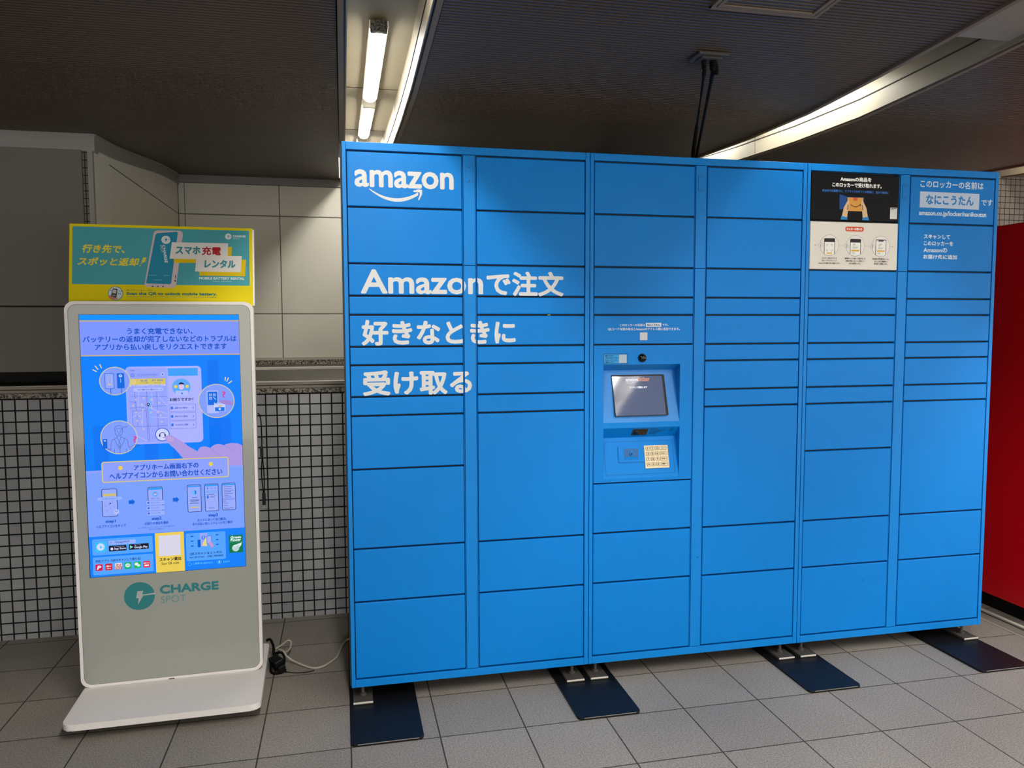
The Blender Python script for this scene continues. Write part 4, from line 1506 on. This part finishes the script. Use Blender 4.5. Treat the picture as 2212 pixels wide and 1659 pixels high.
for i in range(3):
    y = 695 + i * 20.3
    S.rr(199, y, 265, y + 18, 2, (96, 120, 216), 5)
    S.rr(199.8, y + 0.8, 264.2, y + 17.2, 2, (150, 176, 255), 6)
    S.rect(204, y + 5, 211, y + 12, (52, 110, 226), 7)
    S.text(('充電できない場合は', '返却できない場合は', 'そのほかのご質問')[i], 215, 247, y + 6, y + 11, cLine, 7)
for (x0, x1) in ((344, 394), (406, 456), (468, 518)):
    small_phone(x0, 643, x1, 749)
    S.rect(x0 + 3, 646, x1 - 3, 652, (44, 150, 250), 5)
S.disc(369, 673, 10, (120, 178, 255), 5)
S.rect(371, 666, 376, 680, (30, 110, 220), 6)
S.rect(354, 728, 386, 732, (222, 190, 110), 5)
for (x, y, l_) in ((360, 692, 19), (352, 701, 34), (356, 705, 28), (352, 713, 32)):
    S.rect(x, y, x + l_, y + 2, (60, 66, 130), 5)
for i in range(3):
    S.disc(417 + i * 14, 660, 3, (60, 130, 230) if i == 0 else (120, 140, 230), 5)
S.rect(411, 668, 451, 680, (128, 168, 250), 5)
S.rect(414, 688, 420, 699, (30, 110, 220), 5)
for (x, y, l_) in ((411, 684, 30), (425, 690, 20), (425, 694, 16), (420, 736, 20), (475, 656, 30), (476, 664, 26), (476, 671, 34), (476, 676, 24), (476, 683, 32), (476, 690, 16), (476, 697, 26), (472, 712, 12), (474, 720, 18), (474, 729, 16), (474, 740, 36)):
    S.rect(x, y, x + l_, y + 1.6, (74, 84, 160), 5)
S.rect(472, 702, 514, 709, (130, 150, 240), 5)
for x in (151, 304):
    S.poly([(x - 11, 690), (x + 1, 690), (x + 1, 685), (x + 11, 697), (x + 1, 709), (x + 1, 704), (x - 11, 704)], (0, 100, 220), 3)
S.text('step1', 59, 93, 759, 774, cTxt, 3, 0.6)
S.text('step2', 217, 251, 758, 773, cTxt, 3, 0.6)
S.text('step3', 417, 451, 758, 773, cTxt, 3, 0.6)
S.text('ヘルプアイコンをタップ', 26, 127, 778, 789, cTxt, 3, 0.3)
S.text('お困りの項目を選択', 192, 275, 777, 788, cTxt, 3, 0.3)
S.text('※いま現在バッテリーをレンタル中の場合のみ', 169, 296, 794, 800, (52, 92, 200), 3)
S.text('表示される画面です', 206, 260, 802, 808, (52, 92, 200), 3)
S.text('ガイドに沿って自己解決。', 377, 482, 776, 787, cTxt, 3, 0.3)
S.text('または払い戻しリクエストをご案内', 360, 503, 790, 801, cTxt, 3, 0.3)
# bottom strip
S.rect(0, 820, 547.4, 973.2, (14, 128, 250), 2)
for (x0, y0, x1, y1) in ((10, 830, 217, 891), (10, 898, 217, 966), (334, 830, 476, 938)):
    S.rr(x0, y0, x1, y1, 5, (84, 164, 255), 3)
S.rr(19, 840, 58, 880, 8, (58, 190, 246), 4)
bolt_disc(S, 38.5, 860, 13.5, (206, 220, 255), (58, 190, 246), 5)
S.rr(66, 839, 158, 854, 2, (152, 178, 255), 4)
S.text('ChargeSPOT', 86, 138, 842, 851, (54, 96, 190), 5, 0.25)
S.ring(74, 846, 2.8, 1.0, (54, 96, 190), 5, 16)
S.rr(66, 858, 126, 879, 2, (12, 14, 32), 4)
S.disc(76, 870, 4.6, (216, 222, 255), 5, 5.2)
S.text('Download on the', 84, 118, 860.5, 864, (196, 202, 240), 5)
S.text('App Store', 83, 124, 866, 876, (216, 222, 255), 5, 0.3)
S.rr(134, 857, 203, 878, 2, (12, 14, 32), 4)
S.poly([(138, 861), (138, 874), (150, 867.5)], (120, 220, 200), 5)
S.text('GET IT ON', 153, 175, 859.5, 863, (196, 202, 240), 5)
S.text('Google Play', 153, 199, 865, 876, (216, 222, 255), 5, 0.3)
S.text('対応アプリ（QRスキャンして借りる）', 19, 174, 908, 919, (16, 52, 132), 4, 0.25)
icons = [(30, (214, 20, 72)), (63, (206, 20, 40)), (96, (226, 226, 236)), (128, (10, 178, 92)), (161, (20, 186, 84)), (193, (220, 30, 60))]
for (x, c_) in icons:
    S.rr(x - 12, 925, x + 12, 950, 4, c_, 4)
S.text('P', 24, 37, 930, 946, (232, 226, 255), 5, 1.2, shear=0.2)
S.text('d払い', 54, 72, 930, 938, (240, 226, 240), 5, 0.3)
for i in range(3):
    S.rect(56 + i * 5, 942, 59 + i * 5, 945, (240, 226, 240), 5)
S.rect(84.5, 938, 107.5, 949.5, (196, 60, 60), 5)
S.text('au', 87, 105, 928, 936, (196, 80, 70), 5, 0.4)
S.text('PAY', 86, 106, 940, 948, (240, 226, 240), 6, 0.4)
S.disc(128, 936.5, 8.6, (226, 240, 246), 5, 7.4)
S.text('LINE', 122.5, 133.5, 934, 939, (10, 178, 92), 6, 0.2)
S.disc(158, 934, 6.6, (226, 240, 246), 5, 5.6)
S.disc(165, 940, 5.6, (206, 232, 236), 6, 4.8)
S.text('dポイント', 183, 203, 929, 936, (240, 226, 240), 5, 0.3)
S.rect(185, 939, 201, 945, (240, 226, 240), 5)
S.rect(225.5, 821, 327, 973.2, (236, 206, 84), 4)
S.rect(238, 832, 314, 911, (216, 214, 232), 5)
S.text('スキャン貸出', 238, 315, 917, 931, (30, 24, 30), 5, 0.5)
S.text('Scan QR code', 245, 307, 935, 946, (50, 42, 40), 5, 0.15)
# scan & rent pictogram
S.rr(383, 832, 411, 884, 3, (150, 168, 250), 4)
S.disc(397, 850, 8, (70, 132, 240), 5)
S.poly([(395, 845), (400, 845), (396, 856)], (170, 190, 255), 6)
S.rr(375, 857, 386, 886, 1.5, (0, 92, 206), 5)
S.poly([(390, 880), (406, 846), (408, 884)], (226, 214, 130), 6)
S.rr(408, 844, 426, 876, 3, (50, 92, 196), 7)
S.rr(409.4, 845.4, 424.6, 874.6, 2.4, (160, 178, 255), 8)
S.poly([(414, 872), (424, 866), (434, 884), (426, 892), (420, 884)], (196, 150, 206), 9)
for i in range(3):
    for x in (350, 440):
        y = 842 + i * 19
        S.poly([(x, y), (x + 5, y - 4), (x + 5, y - 2), (x + 11, y - 2), (x + 11, y + 2), (x + 5, y + 2), (x + 5, y + 4)], (12, 92, 210), 4)
S.text('QRスキャン & レンタル', 347, 462, 905, 916, (16, 44, 122), 4, 0.3)
S.text('Scan QR & Rent', 344, 398, 920.5, 928, (20, 60, 150), 4, 0.2)
S.text('扫描二维码租赁', 408, 466, 920, 928, (20, 60, 150), 4, 0.2)
S.rect(488, 848, 539, 917, (4, 120, 72), 4)
S.text('Green', 494, 533, 851, 862, (216, 236, 240), 5, 0.8)
S.text('Power', 494, 533, 861.5, 872, (216, 236, 240), 5, 0.8)
S.rect(488, 874, 539, 875, (120, 190, 160), 5)
S.disc(512, 899, 13, (216, 236, 240), 5)
S.poly([(512, 886), (536, 878), (532, 890), (524, 900)], (216, 236, 240), 5)
for i in range(4):
    S.line([(500, 893 + i * 4.2), (512, 896 + i * 4.4), (524, 889 + i * 3.6)], 1.0, (4, 120, 72), 6)
S.ring(345, 950, 6, 1.2, (70, 200, 250), 4, 20)
S.text('ご質問 03-4500-9213', 357, 426, 945, 953, (96, 196, 255), 4, 0.15)
S.ring(451, 950, 7, 1.2, (70, 200, 250), 4, 20)
S.rect(449, 946, 453, 953, (196, 220, 255), 4)
S.text('355475', 465, 488, 947, 953, (96, 196, 255), 4, 0.1)
mb = MB()
mb.prism(rrect(SX0 - 0.0025, SZ1 - SH - 0.0012, SX0 + SW + 0.0012, SZ1 + 0.002, 0.001), FR, -0.0016, -0.0010, GLOSSBLACK)
S.into(mb, lambda x, y, d: (SX0 + x, -0.0019 - d, ZK + SZ1 + y))
scr = mb.build('display_screen', kiosk)
scr['label'] = 'glowing blue and lavender screen with help instructions'

# ---- yellow topper sign, leaning back; coordinates in millimetres, y up
TW, TH = 0.643, 0.308
lean = math.atan2(0.055, 0.300)
TZ0, TY0 = 1.4720, 0.046


def topf(x, y, d):
    return (x - TW / 2, TY0 + y * math.sin(lean) - d * math.cos(lean), TZ0 + 0.018 + y * math.cos(lean) + d * math.sin(lean))


class MU(Art):
    def put(s, pts, faces, col, lv):
        Art.put(s, [((p[0] / 1000.0), (p[1] / 1000.0)) + ((p[2],) if len(p) > 2 else ()) for p in pts], faces, col, lv)


T = MU(ink)
YEL, TEA, WPAP = (226, 206, 0), (74, 158, 168), (222, 218, 212)
T.rect(0, 0, 643, 308, YEL, 0)
T.rr(10, 79, 632, 298, 5, TEA, 1)
ITA = 0.22
T.text('行き先で、', 43, 190, 198, 231, (226, 206, 66), 2, 1.2, shear=ITA)
T.text('スポッと返却', 30, 236, 150, 182, (226, 206, 66), 2, 1.2, shear=ITA)
T.poly([(252, 184), (264, 184), (258, 172), (264, 172), (242, 158), (249, 168), (245, 168)], (226, 206, 66), 2)
T.disc(241, 152, 2.6, (226, 206, 66), 2)
# power bank
T.poly([(300, 290), (381, 291), (389, 286), (391, 276), (366, 76), (358, 68), (262, 70), (256, 78), (287, 276), (291, 286)], (206, 186, 190), 3)
T.poly([(262, 88), (264, 84), (345, 82), (349, 86), (373, 280), (370, 287), (300, 279), (294, 272)], (36, 134, 164), 4)
bolt_disc(T, 331, 254, 16, (214, 222, 222), (36, 134, 164), 5)
T.text('CHARGE', 322, 333, 165, 234, (214, 222, 222), 5, 0.6, rot=1, shear=-0.14)
T.text('SPOT', 311, 318, 204, 234, (186, 208, 214), 5, 0.0, rot=1, shear=-0.14)
T.text('< RECHARGE', 268, 297, 114.5, 117.5, (190, 214, 220), 5)
T.text('POWER >', 322, 345, 114, 117, (190, 214, 220), 5)
T.text('chargespot.jp', 288, 318, 96, 100, (190, 214, 220), 5)
for x in (282, 300, 318):
    T.poly([(x, 75), (x + 7, 75), (x + 4, 71), (x - 1, 71)], (40, 70, 76), 5)
T.rect(363, 104, 366, 118, (40, 92, 110), 5)
T.disc(363, 95, 2.4, (50, 40, 60), 5, 4)
# pasted word blocks
T.poly([(358, 230), (568, 232), (565, 178), (520, 178), (520, 167), (359, 165)], (222, 190, 0), 6)
T.poly([(449, 117), (615, 116), (619, 182), (449, 180)], (222, 190, 0), 6)
T.poly([(344, 181), (551, 180), (554, 246), (352, 245)], WPAP, 7)
T.poly([(434, 133), (599, 132), (604, 196), (440, 195)], WPAP, 8)
T.text('スマホ', 365, 454, 199, 231, (58, 138, 150), 9, 1.6, shear=0.06)
T.text('充電', 459, 528, 197, 231, (172, 18, 42), 9, 1.0, shear=0.06)
T.text('レンタル', 468, 581, 147, 180, (58, 138, 150), 9, 1.6, shear=0.06)
T.text('MOBILE BATTERY RENTAL', 448, 613, 101.5, 112, (216, 226, 226), 6, 0.5)
for (x0, x1) in ((497, 522), (526, 566)):
    T.rect(x0, 94, x1, 96.6, (150, 196, 202), 6)
bolt_disc(T, 555, 273, 12, (220, 226, 222), TEA, 6)
T.text('CHARGE', 572, 619, 271, 279, (220, 226, 222), 6, 0.5)
T.text('SPOT', 572, 596, 262, 269, (196, 216, 218), 6)
# round scan picture
T.disc(157, 45, 26, (44, 120, 136), 6)
T.disc(157, 45, 24, (198, 216, 222), 7)
T.poly([(148, 64), (164, 62), (160, 28), (141, 32)], (40, 36, 40), 8)
T.poly([(149, 60), (161, 58), (158, 44), (146, 46)], (196, 190, 196), 9)
T.rect(145, 33, 157, 41, (120, 122, 124), 9)
T.poly([(133, 32), (142, 22), (164, 24), (164, 30), (146, 29), (140, 40)], (208, 120, 100), 9)
for (x, y) in ((140, 54), (144, 50), (170, 52), (176, 52), (166, 42), (172, 42)):
    T.rect(x, y, x + 3, y + 4, (64, 100, 130), 9)
T.text('QR スキャン & レンタル', 193, 284, 54.5, 61, (70, 110, 80), 6, 0.1)
T.text('Scan the QR to unlock mobile battery.', 194, 512, 36, 51, (50, 120, 112), 6, 0.9)
T.rect(193, 32, 511, 33.2, (50, 120, 112), 6)
mb = MB()
mb.prism([(0, 0), (TW, 0), (TW, TH), (0, TH)], topf, 0.0, -0.004, mat('yellow_sign_edge', (222, 204, 0), 0.4))
mb.prism([(0.004, 0.0), (TW + 0.006, 0.0), (TW + 0.006, TH - 0.004), (0.004, TH - 0.004)], lambda x, y, d: (topf(x, y, 0)[0], topf(x, y, 0)[1] + d, topf(x, y, 0)[2]), 0.0045, 0.018, WHITE, 0.001)
T.into(mb, lambda x, y, d: topf(x, y, d))
sg = mb.build('topper_sign', kiosk)
sg['label'] = 'yellow and teal advertising board'
mb = MB()
for x in (-0.2, 0.2):
    mb.box(x - 0.02, x + 0.02, 0.049, 0.062, 1.30, 1.494, WHITE, 0.002)
mb.build('sign_bracket', kiosk)

# ------------------------------------------------------------------ loose cables between kiosk and lockers
t = thing('charging_cable', 'thin black cable hanging behind the kiosk edge in front of the wall tiles', 'cable', (-0.329, 0.318, 0.945))
mb = MB()
mb.tube([(-0.012, 0.004, 0.124), (-0.002, 0.002, 0.108), (0.001, 0.0, 0.06), (0.001, 0.0, 0.0), (0.0, 0.0, -0.05)], 0.0024, RUBBER, 8, 6)
mb.tube([(0.001, 0.0, -0.05), (-0.003, 0.001, -0.12), (0.002, 0.001, -0.20)], 0.0022, RUBBER, 8, 6)
mb.tube([(0.002, 0.0, -0.05), (0.006, 0.001, -0.12), (0.005, 0.001, -0.20)], 0.0022, RUBBER, 8, 6)
mb.build('cord', t)
mb = MB()
mb.box(-0.006, 0.006, -0.004, 0.004, -0.052, -0.008, BLACK, 0.003)
mb.build('ferrite_bead', t)
mb = MB()
mb.box(-0.003, 0.010, -0.004, 0.004, -0.245, -0.196, BLACK, 0.002)
mb.box(-0.001, 0.006, -0.002, 0.002, -0.256, -0.245, STEEL)
mb.build('connector', t)

t = thing('power_cable', 'white power cable looping across the floor from the black adapter to the lockers', 'cable', (-0.2, 0.4, 0))
mb = MB()
pts = [(-0.302, 0.475, 0.040), (-0.278, 0.445, 0.043), (-0.262, 0.420, 0.030), (-0.235, 0.408, 0.012), (-0.185, 0.360, 0.006), (-0.150, 0.335, 0.005), (-0.115, 0.340, 0.005), (-0.085, 0.375, 0.005),
       (-0.058, 0.420, 0.005), (-0.046, 0.480, 0.005), (-0.034, 0.545, 0.005), (-0.012, 0.600, 0.005), (0.06, 0.640, 0.005), (0.14, 0.65, 0.005)]
mb.tube([(a + 0.2, b_ - 0.4, c_) for a, b_, c_ in pts], 0.0042, CABLE_W, 10, 6)
pts = [(-0.315, 0.505, 0.030), (-0.290, 0.530, 0.035), (-0.268, 0.560, 0.040), (-0.252, 0.552, 0.036), (-0.256, 0.500, 0.025), (-0.275, 0.450, 0.032), (-0.285, 0.430, 0.040)]
mb.tube([(a + 0.2, b_ - 0.4, c_) for a, b_, c_ in pts], 0.0038, CABLE_W, 10, 6)
mb.build('cord', t)

t = thing('power_adapter', 'black power adapter lump with tangled cord beside the kiosk base', 'adapter', (-0.296, 0.365, 0))
mb = MB()
R_ = Matrix.Rotation(0.5, 4, 'Z') @ Matrix.Rotation(-0.25, 4, 'Y')
mb.box(-0.020, 0.020, -0.034, 0.034, 0.006, 0.046, BLACK, 0.006, 3, Matrix.Translation((0.004, 0.0, 0.006)) @ R_)
mb.box(-0.014, 0.016, -0.052, -0.028, 0.002, 0.034, BLACK, 0.005, 3, Matrix.Translation((0.004, 0.0, 0.0)) @ R_)
mb.box(-0.012, 0.012, 0.030, 0.054, 0.012, 0.040, BLACK, 0.005, 3, Matrix.Translation((0.004, 0.0, 0.0)) @ R_)
mb.build('body', t)
mb = MB()
mb.tube([(-0.055, 0.155, 0.064), (-0.040, 0.150, 0.070), (-0.024, 0.110, 0.056), (-0.018, 0.060, 0.040), (-0.006, 0.030, 0.040)], 0.0055, RUBBER, 10, 6)
mb.tube([(-0.010, 0.050, 0.050), (0.018, 0.028, 0.056), (0.030, -0.010, 0.040), (0.020, -0.045, 0.010), (-0.008, -0.050, 0.007), (-0.024, -0.020, 0.010), (-0.022, 0.030, 0.034), (0.0, 0.046, 0.052)], 0.0045, RUBBER, 10, 6)
mb.tube([(0.016, -0.030, 0.006), (0.060, -0.050, 0.003), (0.110, -0.060, 0.003), (0.150, -0.050, 0.003)], 0.0016, RUBBER, 8, 6)
mb.build('cord', t)
